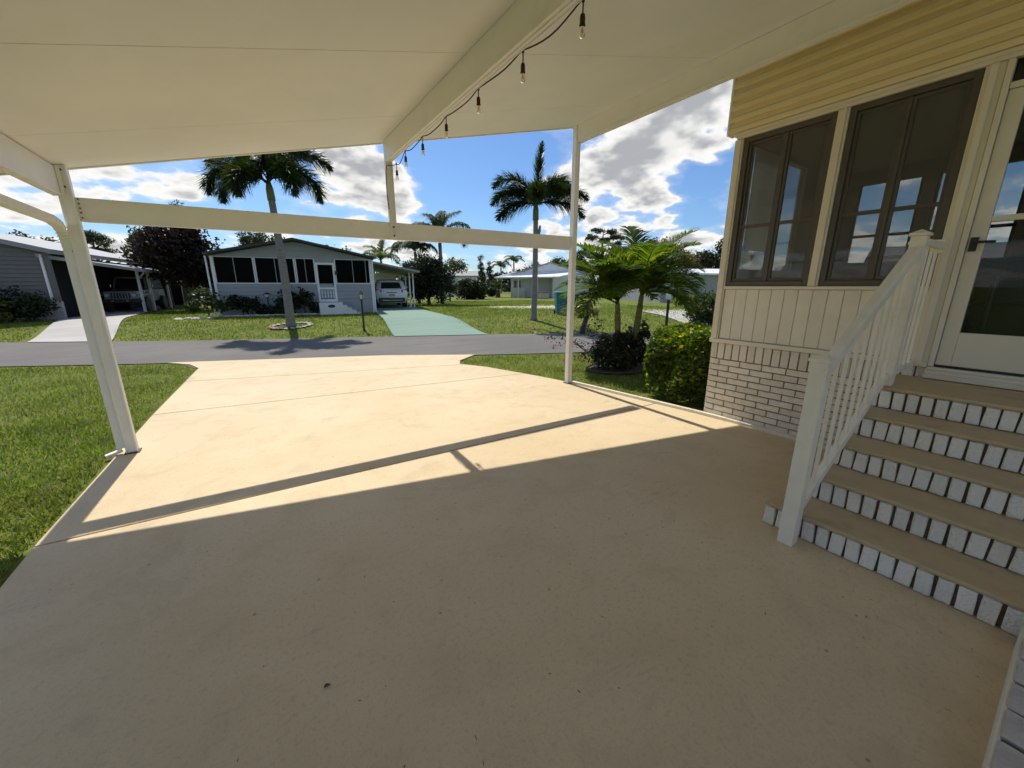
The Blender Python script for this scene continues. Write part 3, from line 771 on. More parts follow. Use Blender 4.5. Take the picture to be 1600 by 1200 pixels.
for a, b in ((2.50, 2.20), (1.56, 1.44), (.72, .60), (-.18, -.30), (-1.1, -1.22), (-2.0, -2.12), (-3.0, -4.5)): iw.box(RX, RX + .09, b, a, 1.62, 2.88)
obj('far_wall', iw, M['inwall'], hs)
for a, b in ((2.2, 1.56), (1.44, .72), (.60, -.18), (-.30, -1.1), (-1.22, -2.0), (-2.12, -3.0)):
    fm = MB(); fm.box(RX + .03, RX + .06, b, a, 2.20, 2.235); fm.box(RX + .03, RX + .06, b, b + .03, 1.62, 2.88); fm.box(RX + .03, RX + .06, a - .03, a, 1.62, 2.88)
    obj('far_window_bars', fm, M['bronze'], hs)
    obj('far_pane', MB().box(RX + .043, RX + .047, b + .03, a - .03, 1.62, 2.88), M['pane'], hs)
obj('back_wall', MB().box(WX + .102, RX, YB, YB + .08, .9, 3.048), M['inwall'], hs)
# furniture in the room
sf = thing('wicker_sofa', 'brown wicker sofa inside the room below the far windows', 'sofa', (6.75, 1.2, .9), world=True)
obj('seat', MB().box(6.35, 7.05, .45, 2.15, 1.05, 1.33), M['wicker'], sf, bevel=.03)
obj('backrest', MB().box(7.0, 7.16, .45, 2.15, 1.0, 1.86), M['wicker'], sf, bevel=.04)
for y in (.38, 2.12): obj('armrest', MB().box(6.35, 7.12, y, y + .14, .96, 1.58), M['wicker'], sf, bevel=.03)
for x in (6.4, 7.08):
    for y in (.42, 2.2): obj('leg', MB().box(x, x + .05, y - .02, y + .03, .9, .98), M['wicker'], sf)
br = thing('metal_rack', 'black metal tube rack standing behind the glass door', 'rack', (5.3, .3, .9), world=True)
for x, y in ((5.0, .68), (5.0, .52), (5.0, -.3), (5.42, .68), (5.42, -.3)): obj('leg', MB().tube([(x, y, .9), (x, y, 1.62)], .022, 8), M['black'], br)
for z in (1.60, 1.42): obj('rail', MB().tube([(5.0, .68, z), (5.0, -.3, z)], .018, 8), M['black'], br)
obj('rail', MB().tube([(5.42, .68, 1.6), (5.42, -.3, 1.6)], .018, 8), M['black'], br)
obj('shelf', MB().box(4.98, 5.44, -.32, .70, 1.10, 1.13), M['black'], br, bevel=.004)
obj('back_panel', MB().box(5.43, 5.45, -.3, .68, 1.0, 1.6), M['black'], br)
obj('handle', MB().tube([(5.0, .68, 1.62), (4.98, .71, 1.70), (4.96, .66, 1.76)], .014, 8), M['black'], br)

# ================================================================== BRICK STEPS
SX = [2.70, 2.99, 3.28, 3.57, 3.86]; RISE = .165; YS = -1.6
st_ = thing('brick_steps', 'five tan steps with white brick risers climbing to the glass door', 'steps', (2.7, .3, 0), world=True)
o1 = ROOT[st_.name]
stb = [mesh_from('brick', MB().cbox(0, .06, 0, .0605, 0, .130, .005, .0035, rb), M['wbrick']) for k in range(6)]
for i, x in enumerate(SX):
    yl = .985 if i == 0 else .87
    z0 = i * RISE
    xe = (SX[i + 1] + .12) if i < 4 else WX - .035
    obj('step_core', MB().box(x + .022, xe, YS, yl - .012, z0 + (.002 if i else .001), z0 + .134), M['dmortar'], st_)
    y = yl
    while y > -.75:
        y -= .0605
        place('brick', stb[rb.randrange(6)], (x + rb.uniform(-.003, .003), y, z0 + .004 + rb.uniform(-.001, .002)), st_, o1); y -= .0125
    # left cheek bricks
    xb = x + .075
    while xb < xe - .1:
        cb = link('brick', stb[rb.randrange(6)], st_, (xb + .0605 - o1[0], yl - .06 - o1[1], z0 + .004)); cb.rotation_euler = (0, 0, R(90)); xb += .073
    obj('tread', MB().box(x - .012, xe - .001, YS, yl + .006, z0 + .1365, z0 + RISE), M['tread'], st_, bevel=.012, seg=3)

# ---- stair railing
rl = thing('stair_railing', 'white post and baluster railing on the far side of the brick steps', 'railing', (2.56, .80, 0), world=True)
NY = .80
def newel(x, z0, z1, wd=.082):
    mb = MB().box(x - wd / 2, x + wd / 2, NY - wd / 2, NY + wd / 2, z0, z1)
    o = obj('newel_post', mb, M['rail'], rl, bevel=.004)
    cpn = MB(); a = wd / 2
    for e, za, zb in ((.004, z1 - .055, z1 - .035), (.010, z1 + .001, z1 + .018)): cpn.box(x - a - e, x + a + e, NY - a - e, NY + a + e, za, zb)
    e = .010
    b0 = [(x - a - e, NY - a - e, z1 + .0185), (x + a + e, NY - a - e, z1 + .0185), (x + a + e, NY + a + e, z1 + .0185), (x - a - e, NY + a + e, z1 + .0185)]
    cpn.add(b0 + [(x, NY, z1 + .045)], [(0, 1, 4), (1, 2, 4), (2, 3, 4), (3, 0, 4), (3, 2, 1, 0)])
    obj('post_cap', cpn, M['rail'], o)
newel(2.60, 0.0, 1.145)
newel(3.93, .826, 1.885)
def rail_z(x): return 1.085 + (x - 2.645) * (.70 / 1.24)
x0, x1 = 2.645, 3.885
obj('handrail', MB().bar((x0, NY, rail_z(x0)), (x1, NY, rail_z(x1)), .062, .075), M['rail'], rl, bevel=.012, seg=3)
obj('handrail_fillet', MB().bar((x0, NY, rail_z(x0) - .052), (x1, NY, rail_z(x1) - .052), .036, .025), M['rail'], rl)
bz = lambda x: .20 + (x - 2.645) * (.70 / 1.24)
obj('bottom_rail', MB().bar((x0, NY, bz(x0)), (x1, NY, bz(x1)), .045, .05), M['rail'], rl, bevel=.004)
nb = 9
balm = None
for i in range(nb):
    x = x0 + .055 + i * (x1 - x0 - .10) / (nb - 1)
    b = MB(); q = .0095
    zt, zb = rail_z(x) - .055, bz(x) + .012
    b.box(x - q, x + q, NY - q, NY + q, zb, zt)
    obj('baluster', b, M['rail'], rl, bevel=.002, seg=1)
xa, xb_ = 3.975, WX - .02
obj('handrail', MB().bar((xa, NY, 1.85), (xb_, NY, 1.85), .062, .05), M['rail'], rl, bevel=.008)
obj('bottom_rail', MB().bar((xa, NY, .915), (xb_, NY, .915), .045, .045), M['rail'], rl, bevel=.004)
for i in range(4):
    x = xa + .07 + i * (xb_ - xa - .15) / 3
    obj('baluster', MB().box(x - .0095, x + .0095, NY - .0095, NY + .0095, .935, 1.826), M['rail'], rl, bevel=.002, seg=1)
obj('wall_bracket', MB().box(WX - .034, WX - .02, NY - .05, NY + .05, 1.80, 1.90), M['rail'], rl, bevel=.004)

# ---- low grey brick ledge at the bottom right
lg = thing('brick_ledge', 'low grey painted brick ledge with dark joints at the lower right corner', 'ledge', (2.0, -.3, 0), world=True)
obj('mortar_bed', MB().box(1.0, 2.66, -.9, -.105, 0.002, .098), M['dmortar'], lg)
gb = [mesh_from('brick', MB().cbox(0, .148, 0, .40, 0, .03, .008, .005, rb), M['gbrick']) for k in range(3)]
x = 1.02
while x < 2.5:
    for y in (-.497, -.915): place('brick', gb[rb.randrange(3)], (x, y, .094 + rb.uniform(0, .004)), lg, ROOT[lg.name])
    x += .168
obj('edge_strip', MB().bar((1.0, -.096, .055), (2.62, -.096, .055), .016, .118), M['trim'], lg, bevel=.006)
obj('end_post', MB().box(2.56, 2.66, -.22, -.1055, .135, .62), M['trim'], lg, bevel=.01)

# ================================================================== HOUSES ACROSS THE STREET
def hroot(name, label, loc, ang): return thing(name, label, 'house', loc, R(ang))
def lap_wall(x0, x1, z0, z1, y, top=None, lap=.165):
    """lap siding on the plane y, facing -y; top(x) gives a sloping upper edge"""
    mb = MB(); z = z0; n = 18
    xs = [x0 + (x1 - x0) * i / n for i in range(n + 1)]
    if top is None: top = lambda x: z1
    while z < z1 - 1e-4:
        zn = min(z + lap, z1)
        for a, b in zip(xs[:-1], xs[1:]):
            ta, tb = top(a), top(b)
            if min(ta, tb) <= z + .002: 
                if max(ta, tb) <= z + .002: continue
            za, zb = min(zn, ta), min(zn, tb)
            za0, zb0 = min(z, ta), min(z, tb)
            mb.add([(a, y - .036, za0), (b, y - .036, zb0), (b, y - .004, zb), (a, y - .004, za), (a, y, za0), (b, y, zb0)], [(0, 1, 2, 3), (4, 5, 1, 0)])
        z = zn
    return mb
# ---------------- white gable house
wh = hroot('white_house', 'white sided house with dark screened porch windows and low dark gable roof opposite', (-1.08, 21.32, .27), -10.5)
L_ = 6.38; PK = 3.19
rf = lambda x: 2.56 + .68 * (1 - abs(x - PK) / PK)
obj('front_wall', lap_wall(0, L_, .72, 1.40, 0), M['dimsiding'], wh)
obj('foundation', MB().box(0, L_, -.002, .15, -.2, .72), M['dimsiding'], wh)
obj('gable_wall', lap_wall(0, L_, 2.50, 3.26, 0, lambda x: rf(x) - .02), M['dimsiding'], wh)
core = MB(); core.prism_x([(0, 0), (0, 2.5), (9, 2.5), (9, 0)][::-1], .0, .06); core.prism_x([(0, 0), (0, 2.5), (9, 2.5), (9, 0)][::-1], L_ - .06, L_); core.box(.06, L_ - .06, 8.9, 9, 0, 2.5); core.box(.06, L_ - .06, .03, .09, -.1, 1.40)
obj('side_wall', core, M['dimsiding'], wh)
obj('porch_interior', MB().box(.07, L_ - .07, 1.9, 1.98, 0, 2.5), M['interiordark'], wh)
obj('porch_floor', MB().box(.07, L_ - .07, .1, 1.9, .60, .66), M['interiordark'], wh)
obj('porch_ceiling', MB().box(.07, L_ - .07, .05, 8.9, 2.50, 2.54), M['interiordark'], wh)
ro = MB()
for s in (-1, 1):
    xe = PK + s * (PK + .17); ze = rf(0) - .02
    P = [(PK, -.42, rf(PK)), (xe, -.42, ze), (xe, 9.3, ze), (PK, 9.3, rf(PK)), (PK, -.42, rf(PK) + .10), (xe, -.42, ze + .09), (xe, 9.3, ze + .09), (PK, 9.3, rf(PK) + .10)]
    F = [(0, 1, 2, 3), (7, 6, 5, 4), (0, 4, 5, 1), (1, 5, 6, 2), (2, 6, 7, 3)]
    ro.add(P, F if s > 0 else [q[::-1] for q in F])
obj('roof', ro, M['roofdark'], wh)
def porch_window(x0, x1, mull):
    z0, z1 = 1.40, 2.50; mb = MB(); f = .045
    mb.box(x0, x1, -.03, .05, z0 - .03, z0 + .02); mb.box(x0, x1, -.03, .05, z1 - .02, z1 + .03)
    mb.box(x0, x0 + f, -.03, .05, z0, z1); mb.box(x1 - f, x1, -.03, .05, z0, z1)
    o = obj('window', mb, M['white'], wh)
    xs = [x0 + f] + [x0 + (x1 - x0) * m for m in mull] + [x1 - f]
    for m in mull: obj('mullion', MB().box(x0 + (x1 - x0) * m - .012, x0 + (x1 - x0) * m + .012, -.02, .03, z0 + .021, z1 - .021), M['gbase'], o)
    for a, b in zip(xs[:-1], xs[1:]): obj('screen', MB().box(a + .012, b - .012, .008, .012, z0 + .02, z1 - .02), M['screen'], o)
porch_window(.05, 1.53, (.5,)); porch_window(1.55, 3.11, (.5,)); porch_window(3.13, 3.93, (.5,)); porch_window(4.76, 6.33, (.5, .87))
dd = MB(); dd.box(3.94, 4.03, -.04, .05, .56, 2.34); dd.box(4.66, 4.75, -.04, .05, .56, 2.34); dd.box(4.03, 4.66, -.04, .05, 2.24, 2.34); dd.box(4.03, 4.66, -.04, .05, .56, .68)
dr_ = obj('door', dd, M['white'], wh)
obj('door_panel', MB().box(4.031, 4.659, -.02, .02, 1.14, 1.28), M['white'], dr_)
obj('pane', MB().box(4.031, 4.659, -.005, .005, 1.281, 2.239), M['screen'], dr_)
obj('pane', MB().box(4.031, 4.659, -.005, .005, .681, 1.139), M['screen'], dr_)
for i in range(5):
    xx = 4.10 + i * .122; obj('grille_bar', MB().box(xx, xx + .035, -.03, -.012, .70, 1.1), M['white'], dr_)
obj('door_handle', MB().box(4.62, 4.65, -.08, -.04, 1.30, 1.42), M['black'], dr_)
obj('wall_fill', MB().box(3.93, 4.76, -.012, .03, 2.35, 2.50), M['dimsiding'], wh)
obj('wall_fill', MB().box(3.935, 4.765, -.014, .028, .3, .56), M['dimsiding'], wh)
for x in (-.03, L_ - .06): obj('corner_trim', MB().box(x, x + .09, -.04, .05, -.1, 2.52), M['white'], wh)
for x in (-.16, L_ + .06): obj('downspout', MB().tube([(x, -.1, 2.5), (x, -.07, 2.3), (x, -.05, .1), (x + .02, -.2, .0)], .035, 8), M['white'], wh)
stp = MB(); stp.box(3.97, 4.95, -1.0, -.06, -.1, .54)
stoop = obj('stoop', stp, M['white'], wh)
for i in range(4): obj('stoop_step', MB().box(4.951 + i * .19, 4.951 + (i + 1) * .19, -.98, -.08, -.1, .43 - i * .115), M['white'], wh); obj('step_edge', MB().box(4.949 + i * .19, 4.96 + (i + 1) * .19, -1.0, -.06, .432 - i * .115, .46 - i * .115), M['gbase'], wh)
pq = obj('number_plaque', MB().lathe([(.10, 0), (.115, .01), (.10, .02)], (0, 0, 0), 20), M['plastic'], wh)
pq.location = (4.48, -1.0, .39); pq.rotation_euler = (R(90), 0, 0); pq.scale = (1.35, .62, 1)
obj('wall_lamp', MB().lathe([(.02, 0), (.06, .03), (.05, .16), (.015, .2)], (4.80, -.1, 1.78), 10), M['black'], wh)
# its carport
for x in (8.72, 8.93): obj('carport_post', MB().box(x, x + .075, 3.7, 3.78, -.05, 2.06), M['white'], wh)
for y in (6.5, 9.3): obj('carport_post', MB().box(8.9, 8.98, y, y + .08, -.05, 2.0), M['white'], wh)
cr = MB(); P = [(L_ + .02, 2.3, 2.54), (9.15, 2.3, 2.02), (9.15, 11.5, 2.02), (L_ + .02, 11.5, 2.54)]
cr.add(P + [(a, b, c + .09) for a, b, c in P], [(0, 3, 2, 1), (4, 5, 6, 7), (0, 1, 5, 4), (1, 2, 6, 5), (2, 3, 7, 6), (3, 0, 4, 7)])
obj('carport_roof', cr, M['gbase'], wh)
obj('shed_wall', MB().box(L_ + .05, 8.9, 11.0, 11.1, -.1, 2.2), M['wsiding'], wh)

# ---------------- grey house at the left with its carport
gh = hroot('grey_house', 'dark grey sided house at far left with long white post carport', (-6.6, 22.59, .27), -8.0)
gtop = lambda x: 2.80 - .255 * x if x > -3.2 else 2.80 + .255 * 3.2 + .255 * (x + 3.2)
W0 = -7.0
obj('front_wall', lap_wall(W0, .55, .70, 3.62, 0, lambda x: gtop(x) - .16, .15), M['gsiding'], gh)
obj('block_base', MB().box(W0, .57, -.03, .12, -.2, .70), M['gbase'], gh)
obj('wing_wall', MB().box(-.15, .54, .02, .12, -.2, 2.3), M['gsiding'], gh)
obj('house_body', MB().box(W0, -.16, .02, 12, -.2, 2.3), M['gsiding'], gh)
gr = MB()
for xa, xb in ((-3.2, .75), (-3.2, W0 - .3)):
    P = [(xa, -.25, gtop(xa) - .16), (xb, -.25, gtop(xb) - .16), (xb, 12.2, gtop(xb) - .16), (xa, 12.2, gtop(xa) - .16)]
    F = [(0, 1, 2, 3), (7, 6, 5, 4), (0, 4, 5, 1), (1, 5, 6, 2), (2, 6, 7, 3)]
    gr.add(P + [(a, b, c + .17) for a, b, c in P], F if xb > xa else [q[::-1] for q in F])
obj('roof', gr, M['roofpale'], gh)
obj('downspout', MB().bar((.36, -.06, 2.44), (.36, -.06, .70), .075, .06), M['white'], gh)
# carport
g0 = 4.2
cr = MB(); P = [(.3, -.2, 2.32), (2.1, g0 - .3, 1.93), (2.1, 13, 1.93), (-.1, 13, 2.36), (-.1, g0 - .3, 2.36)]
cr.add(P + [(a, b, c + .13) for a, b, c in P], [(0, 4, 3, 2, 1), (5, 6, 7, 8, 9), (0, 1, 6, 5), (1, 2, 7, 6), (2, 3, 8, 7), (3, 4, 9, 8), (4, 0, 5, 9)])
obj('carport_roof', cr, M['gbase'], gh)
for i, y in enumerate((g0 + .1, 5.6, 8.2, 11.0)): obj('carport_post', MB().box(1.60, 1.70, y, y + .10, -.1, 2.0), M['white'], gh)
obj('knee_brace', MB().bar((1.74, g0 + .05, 1.66), (2.02, g0 - .2, 1.92), .05, .05), M['white'], gh)
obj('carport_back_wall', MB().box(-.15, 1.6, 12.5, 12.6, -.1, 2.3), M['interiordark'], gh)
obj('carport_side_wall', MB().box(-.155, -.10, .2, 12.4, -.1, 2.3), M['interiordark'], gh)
obj('storage_shed', MB().box(1.75, 4.2, 12.0, 15.0, -.1, 1.75), M['gsiding'], gh)
obj('shed_door', MB().box(2.3, 3.0, 11.95, 11.999, .0, 1.6), M['white'], gh)

# ---------------- far houses
def far_house(name, label, loc, ang, Lx, Dy, H, roofm, wallm, pitch=.22, ridge='x', wins=(), doors=(), over=.35):
    h = hroot(name, label, loc, ang)
    obj('wall', MB().box(0, Lx, 0, Dy, -.3, H), wallm, h)
    mb = MB(); o = over
    if ridge == 'x':
        rh = Dy / 2 * pitch; A = [(-o, -o, H), (Lx + o, -o, H), (Lx + o, Dy / 2, H + rh), (-o, Dy / 2, H + rh), (-o, Dy + o, H), (Lx + o, Dy + o, H)]
        mb.add([(a, b, c) for a, b, c in A] + [(a, b, c + .14) for a, b, c in A], [(0, 3, 2, 1), (3, 4, 5, 2), (6, 7, 8, 9), (9, 8, 11, 10), (0, 1, 7, 6), (5, 4, 10, 11), (1, 2, 8, 7), (2, 5, 11, 8), (3, 0, 6, 9), (4, 3, 9, 10)])
        obj('gable', MB().prism_x([(0, H), (Dy, H), (Dy / 2, H + rh)], .0, Lx), wallm, h)
    else:
        rh = Lx / 2 * pitch; A = [(-o, -o, H), (-o, Dy + o, H), (Lx / 2, Dy + o, H + rh), (Lx / 2, -o, H + rh), (Lx + o, Dy + o, H), (Lx + o, -o, H)]
        mb.add([(a, b, c) for a, b, c in A] + [(a, b, c + .14) for a, b, c in A], [(0, 1, 2, 3), (3, 2, 4, 5), (9, 8, 7, 6), (11, 10, 8, 9), (0, 3, 9, 6), (3, 5, 11, 9), (1, 0, 6, 7), (5, 4, 10, 11), (2, 1, 7, 8), (4, 2, 8, 10)])
        obj('gable', MB().prism_y([(0, H), (Lx, H), (Lx / 2, H + rh)], .0, Dy), wallm, h)
    obj('roof', mb, roofm, h)
    for (x, z, wd, ht) in wins:
        f = MB(); f.box(x - .06, x + wd + .06, -.05, -.001, z - .06, z + ht + .06); wn = obj('window', f, M['white'], h)
        obj('pane', MB().box(x, x + wd / 2 - .03, -.07, -.051, z, z + ht), M['carglass'], wn); obj('pane', MB().box(x + wd / 2 + .03, x + wd, -.07, -.051, z, z + ht), M['carglass'], wn)
    for (x, wd, ht) in doors: obj('door', MB().box(x, x + wd, -.06, -.001, -.1, ht), M['gbase'], h)
    return h
h1 = far_house('distant_white_house', 'distant white house with grey roof left of the trimmed round shrubs', (21.0, 53.5, .27), -28, 7.2, 11, 2.55, M['roofgrey'], M['wsiding'], .16, 'x', [(4.6, 1.0, .8, 1.0)], over=.3)
h2 = far_house('awning_house', 'long white house with broad sloping white awning behind the empty lot', (25.6, 38.6, .27), -35, 9.0, 9.0, 2.45, M['roofgrey'], M['wsiding'], .30, 'y', [(.3, .9, .8, 1.0)], over=.2)
aw = MB(); P = [(-1.9, -.4, 2.12), (5.2, -3.6, 2.12), (7.6, -.2, 2.75), (.4, .05, 2.75)]
aw.add(P + [(a, b, c + .14) for a, b, c in P], [(0, 3, 2, 1), (4, 5, 6, 7), (0, 1, 5, 4), (1, 2, 6, 5), (2, 3, 7, 6), (3, 0, 4, 7)])
obj('awning', aw, M['roofwhite'], h2)
for x, y in ((-1.6, -.5), (.8, -1.55), (2.9, -2.5), (4.9, -3.4)): obj('awning_post', MB().box(x, x + .12, y, y + .12, -.2, 2.13), M['white'], h2)
obj('utility_room', MB().box(4.6, 8.4, -3.0, -.05, -.2, 2.35), M['wsiding'], h2)
for a, b in ((1.35, 2.15), ):
    obj('utility_pane', MB().box(6.2, 6.6, -3.05, -3.001, a - .2, b - .35), M['carglass'], h2)
obj('block_planter', MB().box(.0, 1.6, -1.4, -.4, -.2, 1.1), M['stone'], h2)
ac = thing('garden_box', 'low tan storage box on the grass beside the awning house', 'box', (25.3, 32.2, .27), R(-35))
obj('body', MB().box(-.6, .6, -.35, .35, 0, .62), M['stone'], ac, bevel=.03); obj('lid', MB().box(-.65, .65, -.4, .4, .62, .70), M['wicker'], ac, bevel=.02)
h3 = far_house('grey_wall_house', 'pale grey house with flat white roof between the twin palm and the house corner', (27.2, 19.6, .27), -20, 12, 9, 2.12, M['roofwhite'], M['gbase'], .13, 'x', [], over=.35)
obj('wall_band', MB().box(0, 12, -.04, -.001, .62, .74), M['gsiding'], h3)
h4 = far_house('side_neighbour_house', 'white neighbour house with dark roof seen through the glass door', (31.0, 7.5, .27), -70, 10, 9, 2.5, M['roofdark'], M['wsiding'], .25, 'x', [(2, 1.0, 1.2, 1.0), (6, 1.0, 1.2, 1.0)])

# ================================================================== VEHICLES
def wheel(parent, x, y, r=.34, wd=.22):
    prof = [(r * .55, -wd / 2), (r * .95, -wd / 2), (r, -wd * .3), (r, wd * .3), (r * .95, wd / 2), (r * .55, wd / 2)]
    t = obj('wheel', MB().lathe(prof, (0, 0, 0), 24), M['rubber'], parent, smooth=False); t.location = (x, y, r); t.rotation_euler = (0, R(90), 0)
    rm = MB(); rm.lathe([(r * .56, -wd * .42), (r * .5, -wd * .2), (r * .5, wd * .2), (r * .56, wd * .42)], (0, 0, 0), 20)
    for k in range(5):
        a = 2 * math.pi * k / 5; rm.bar((0, 0, wd * .43), (r * .54 * math.cos(a), r * .54 * math.sin(a), wd * .43), .05, .02); rm.bar((0, 0, -wd * .43), (r * .54 * math.cos(a), r * .54 * math.sin(a), -wd * .43), .05, .02)
    obj('rim', rm, M['chrome'], t)
def loft(secs, mi=0):
    """body from closed cross sections (same point count), each a list of xyz"""
    mb = MB(); n = len(secs[0])
    for s in secs: mb.v += [tuple(p) for p in s]
    for i in range(len(secs) - 1):
        for k in range(n):
            a = i * n + k; b = i * n + (k + 1) % n
            mb.f.append((a, b, b + n, a + n)); mb.m.append(mi)
    mb.f.append(tuple(range(n))[::-1]); mb.m.append(mi); mb.f.append(tuple((len(secs) - 1) * n + k for k in range(n))); mb.m.append(mi)
    return mb
def ring(y, wb, zb, wm, zm, ws, zs, wt, zt):
    """symmetric section: sill, belly, shoulder, roof edge"""
    h = [(wb, zb), (wm, zm), (ws, zs), (wt, zt)]
    return [(x, y, z) for x, z in h] + [(wt * .6, y, zt + .02), (-wt * .6, y, zt + .02)] + [(-x, y, z) for x, z in h[::-1]]
suv = thing('white_suv', 'white SUV parked tail first to the street in the carport of the white house', 'car', (6.98, 23.0, .31), R(-10.5))
secs = [ring(.0, .70, .42, .80, .62, .82, .92, .74, .98), ring(.10, .78, .30, .88, .60, .88, .95, .76, 1.08), ring(.35, .80, .26, .90, .58, .89, .98, .70, 1.46), ring(.75, .80, .25, .91, .58, .90, 1.0, .68, 1.58),
        ring(1.8, .80, .25, .91, .58, .90, 1.0, .68, 1.62), ring(2.7, .80, .25, .91, .58, .89, 1.0, .66, 1.54), ring(3.4, .80, .26, .90, .58, .87, .98, .72, 1.06), ring(4.2, .76, .30, .86, .58, .80, .86, .66, .92), ring(4.45, .66, .38, .74, .58, .70, .74, .58, .78)]
obj('body', loft(secs), M['carwhite'], suv, smooth=True, bevel=0)
rw = MB(); rw.add([(-.58, .085, 1.10), (.58, .085, 1.10), (.50, .315, 1.44), (-.50, .315, 1.44), (-.58, .125, 1.10), (.58, .125, 1.10), (.50, .345, 1.44), (-.50, .345, 1.44)], [(0, 1, 2, 3), (4, 7, 6, 5), (0, 4, 5, 1), (1, 5, 6, 2), (2, 6, 7, 3), (3, 7, 4, 0)])
obj('rear_window', rw, M['carglass'], suv)
for s in (-1, 1):
    tl = MB(); tl.bar((s * .56, -.005, .93), (s * .86, .13, 1.02), .05, .13); obj('tail_light', tl, M['redlens'], suv, bevel=.01)
    sw = MB(); P = [(s * .905, .75, 1.05), (s * .905, 2.9, 1.03), (s * .75, 2.55, 1.45), (s * .74, .95, 1.48)]
    sw.add(P, [(0, 1, 2, 3) if s > 0 else (3, 2, 1, 0)]); sw.add([(x + s * .012, y, z) for x, y, z in P], [(3, 2, 1, 0) if s < 0 else (0, 1, 2, 3)]); obj('side_window', sw, M['carglass'], suv)
    obj('mirror', MB().box(s * .92, s * 1.05, 2.75, 2.85, 1.0, 1.12), M['carwhite'], suv, bevel=.02)
    for y in (.85, 3.55): wheel(suv, s * .80, y)
bpn = MB(); bpn.box(-.74, .74, -.05, .12, .34, .58); obj('rear_bumper', bpn, M['plastic'], suv, bevel=.05, seg=3)
obj('bumper_trim', MB().box(-.55, .55, -.062, -.049, .43, .46), M['chrome'], suv)
obj('number_plate', MB().box(-.16, .16, -.022, -.006, .66, .80), M['gbase'], suv)
obj('tailgate_strip', MB().box(-.30, .30, -.016, .0, .86, .90), M['plastic'], suv); q = obj('badge', MB().lathe([(.05, 0), (.05, .01)], (0, 0, 0), 14), M['chrome'], suv)
q.location = (0, .035, .99); q.rotation_euler = (R(70), 0, 0)
obj('roof_spoiler', MB().box(-.60, .60, .22, .42, 1.47, 1.52), M['carwhite'], suv, bevel=.02)

jp = thing('off_road_car', 'boxy silver off-road car with slotted grille parked under the grey house carport', 'car', (-5.15, 26.75, .30), R(-8))
# local y: front at 0 facing -y
obj('hood', loft([[(-.62, .05, .62), (.62, .05, .62), (.60, .05, 1.0), (-.60, .05, 1.0)], [(-.68, 1.2, .62), (.68, 1.2, .62), (.66, 1.2, 1.08), (-.66, 1.2, 1.08)]]), M['carsilver'], jp, bevel=.04, seg=3)
obj('tub', MB().box(-.70, .70, 1.2, 3.7, .48, 1.10), M['carsilver'], jp, bevel=.05, seg=3)
obj('soft_top', loft([[(-.68, 1.42, 1.12), (.68, 1.42, 1.12), (.58, 1.62, 1.72), (-.58, 1.62, 1.72)], [(-.68, 3.68, 1.12), (.68, 3.68, 1.12), (.60, 3.6, 1.70), (-.60, 3.6, 1.70)]]), M['plastic'], jp, bevel=.05)
ws_ = MB(); ws_.add([(-.60, 1.30, 1.14), (.60, 1.30, 1.14), (.54, 1.52, 1.62), (-.54, 1.52, 1.62), (-.60, 1.33, 1.14), (.60, 1.33, 1.14), (.54, 1.55, 1.62), (-.54, 1.55, 1.62)], [(0, 1, 2, 3), (4, 7, 6, 5), (0, 4, 5, 1), (1, 5, 6, 2), (2, 6, 7, 3), (3, 7, 4, 0)])
obj('windshield', ws_, M['carglass'], jp)
wf = MB()
for a, b in (((-.63, 1.28, 1.12), (-.57, 1.53, 1.66)), ((.63, 1.28, 1.12), (.57, 1.53, 1.66)), ((-.57, 1.53, 1.66), (.57, 1.53, 1.66))): wf.bar(a, b, .06, .06)
obj('windshield_frame', wf, M['carsilver'], jp)
gp = MB(); gp.box(-.60, .60, -.02, .045, .62, .66); gp.box(-.60, .60, -.02, .045, .93, .99)
for i in range(8): x = -.38 + i * .1085; gp.box(x - .022, x + .022, -.02, .045, .661, .929)
gp.box(-.60, -.405, -.02, .045, .661, .929); gp.box(.405, .60, -.02, .045, .661, .929)
obj('grille', gp, M['carsilver'], jp); obj('grille_shadow', MB().box(-.41, .41, .046, .049, .65, .94), M['plastic'], jp)
for s in (-1, 1):
    hl = obj('headlight', MB().lathe([(.085, 0), (.085, .03), (.06, .045)], (0, 0, 0), 18), M['headlens'], jp); hl.location = (s * .50, -.02, .80); hl.rotation_euler = (R(90), 0, 0)
    fd = MB(); fd.add([(s * .62, .10, .86), (s * .88, .10, .84), (s * .88, 1.0, .92), (s * .62, 1.0, .95), (s * .62, .10, .80), (s * .88, .10, .78), (s * .88, 1.0, .86), (s * .62, 1.0, .89)], [(0, 1, 2, 3), (7, 6, 5, 4), (0, 4, 5, 1), (1, 5, 6, 2), (2, 6, 7, 3), (3, 7, 4, 0)])
    obj('fender', fd, M['carsilver'], jp, bevel=.02)
    obj('mirror', MB().box(s * .72, s * .92, 1.30, 1.36, 1.18, 1.34), M['chrome'], jp, bevel=.02)
    obj('fog_light', MB().lathe([(.05, -.03), (.05, .0)], (s * .28, -.2, .56), 12), M['headlens'], jp)
    for y in (.55, 2.95): wheel(jp, s * .74, y, .37, .24)
obj('front_bumper', MB().box(-.78, .78, -.16, -.02, .46, .60), M['plastic'], jp, bevel=.02)

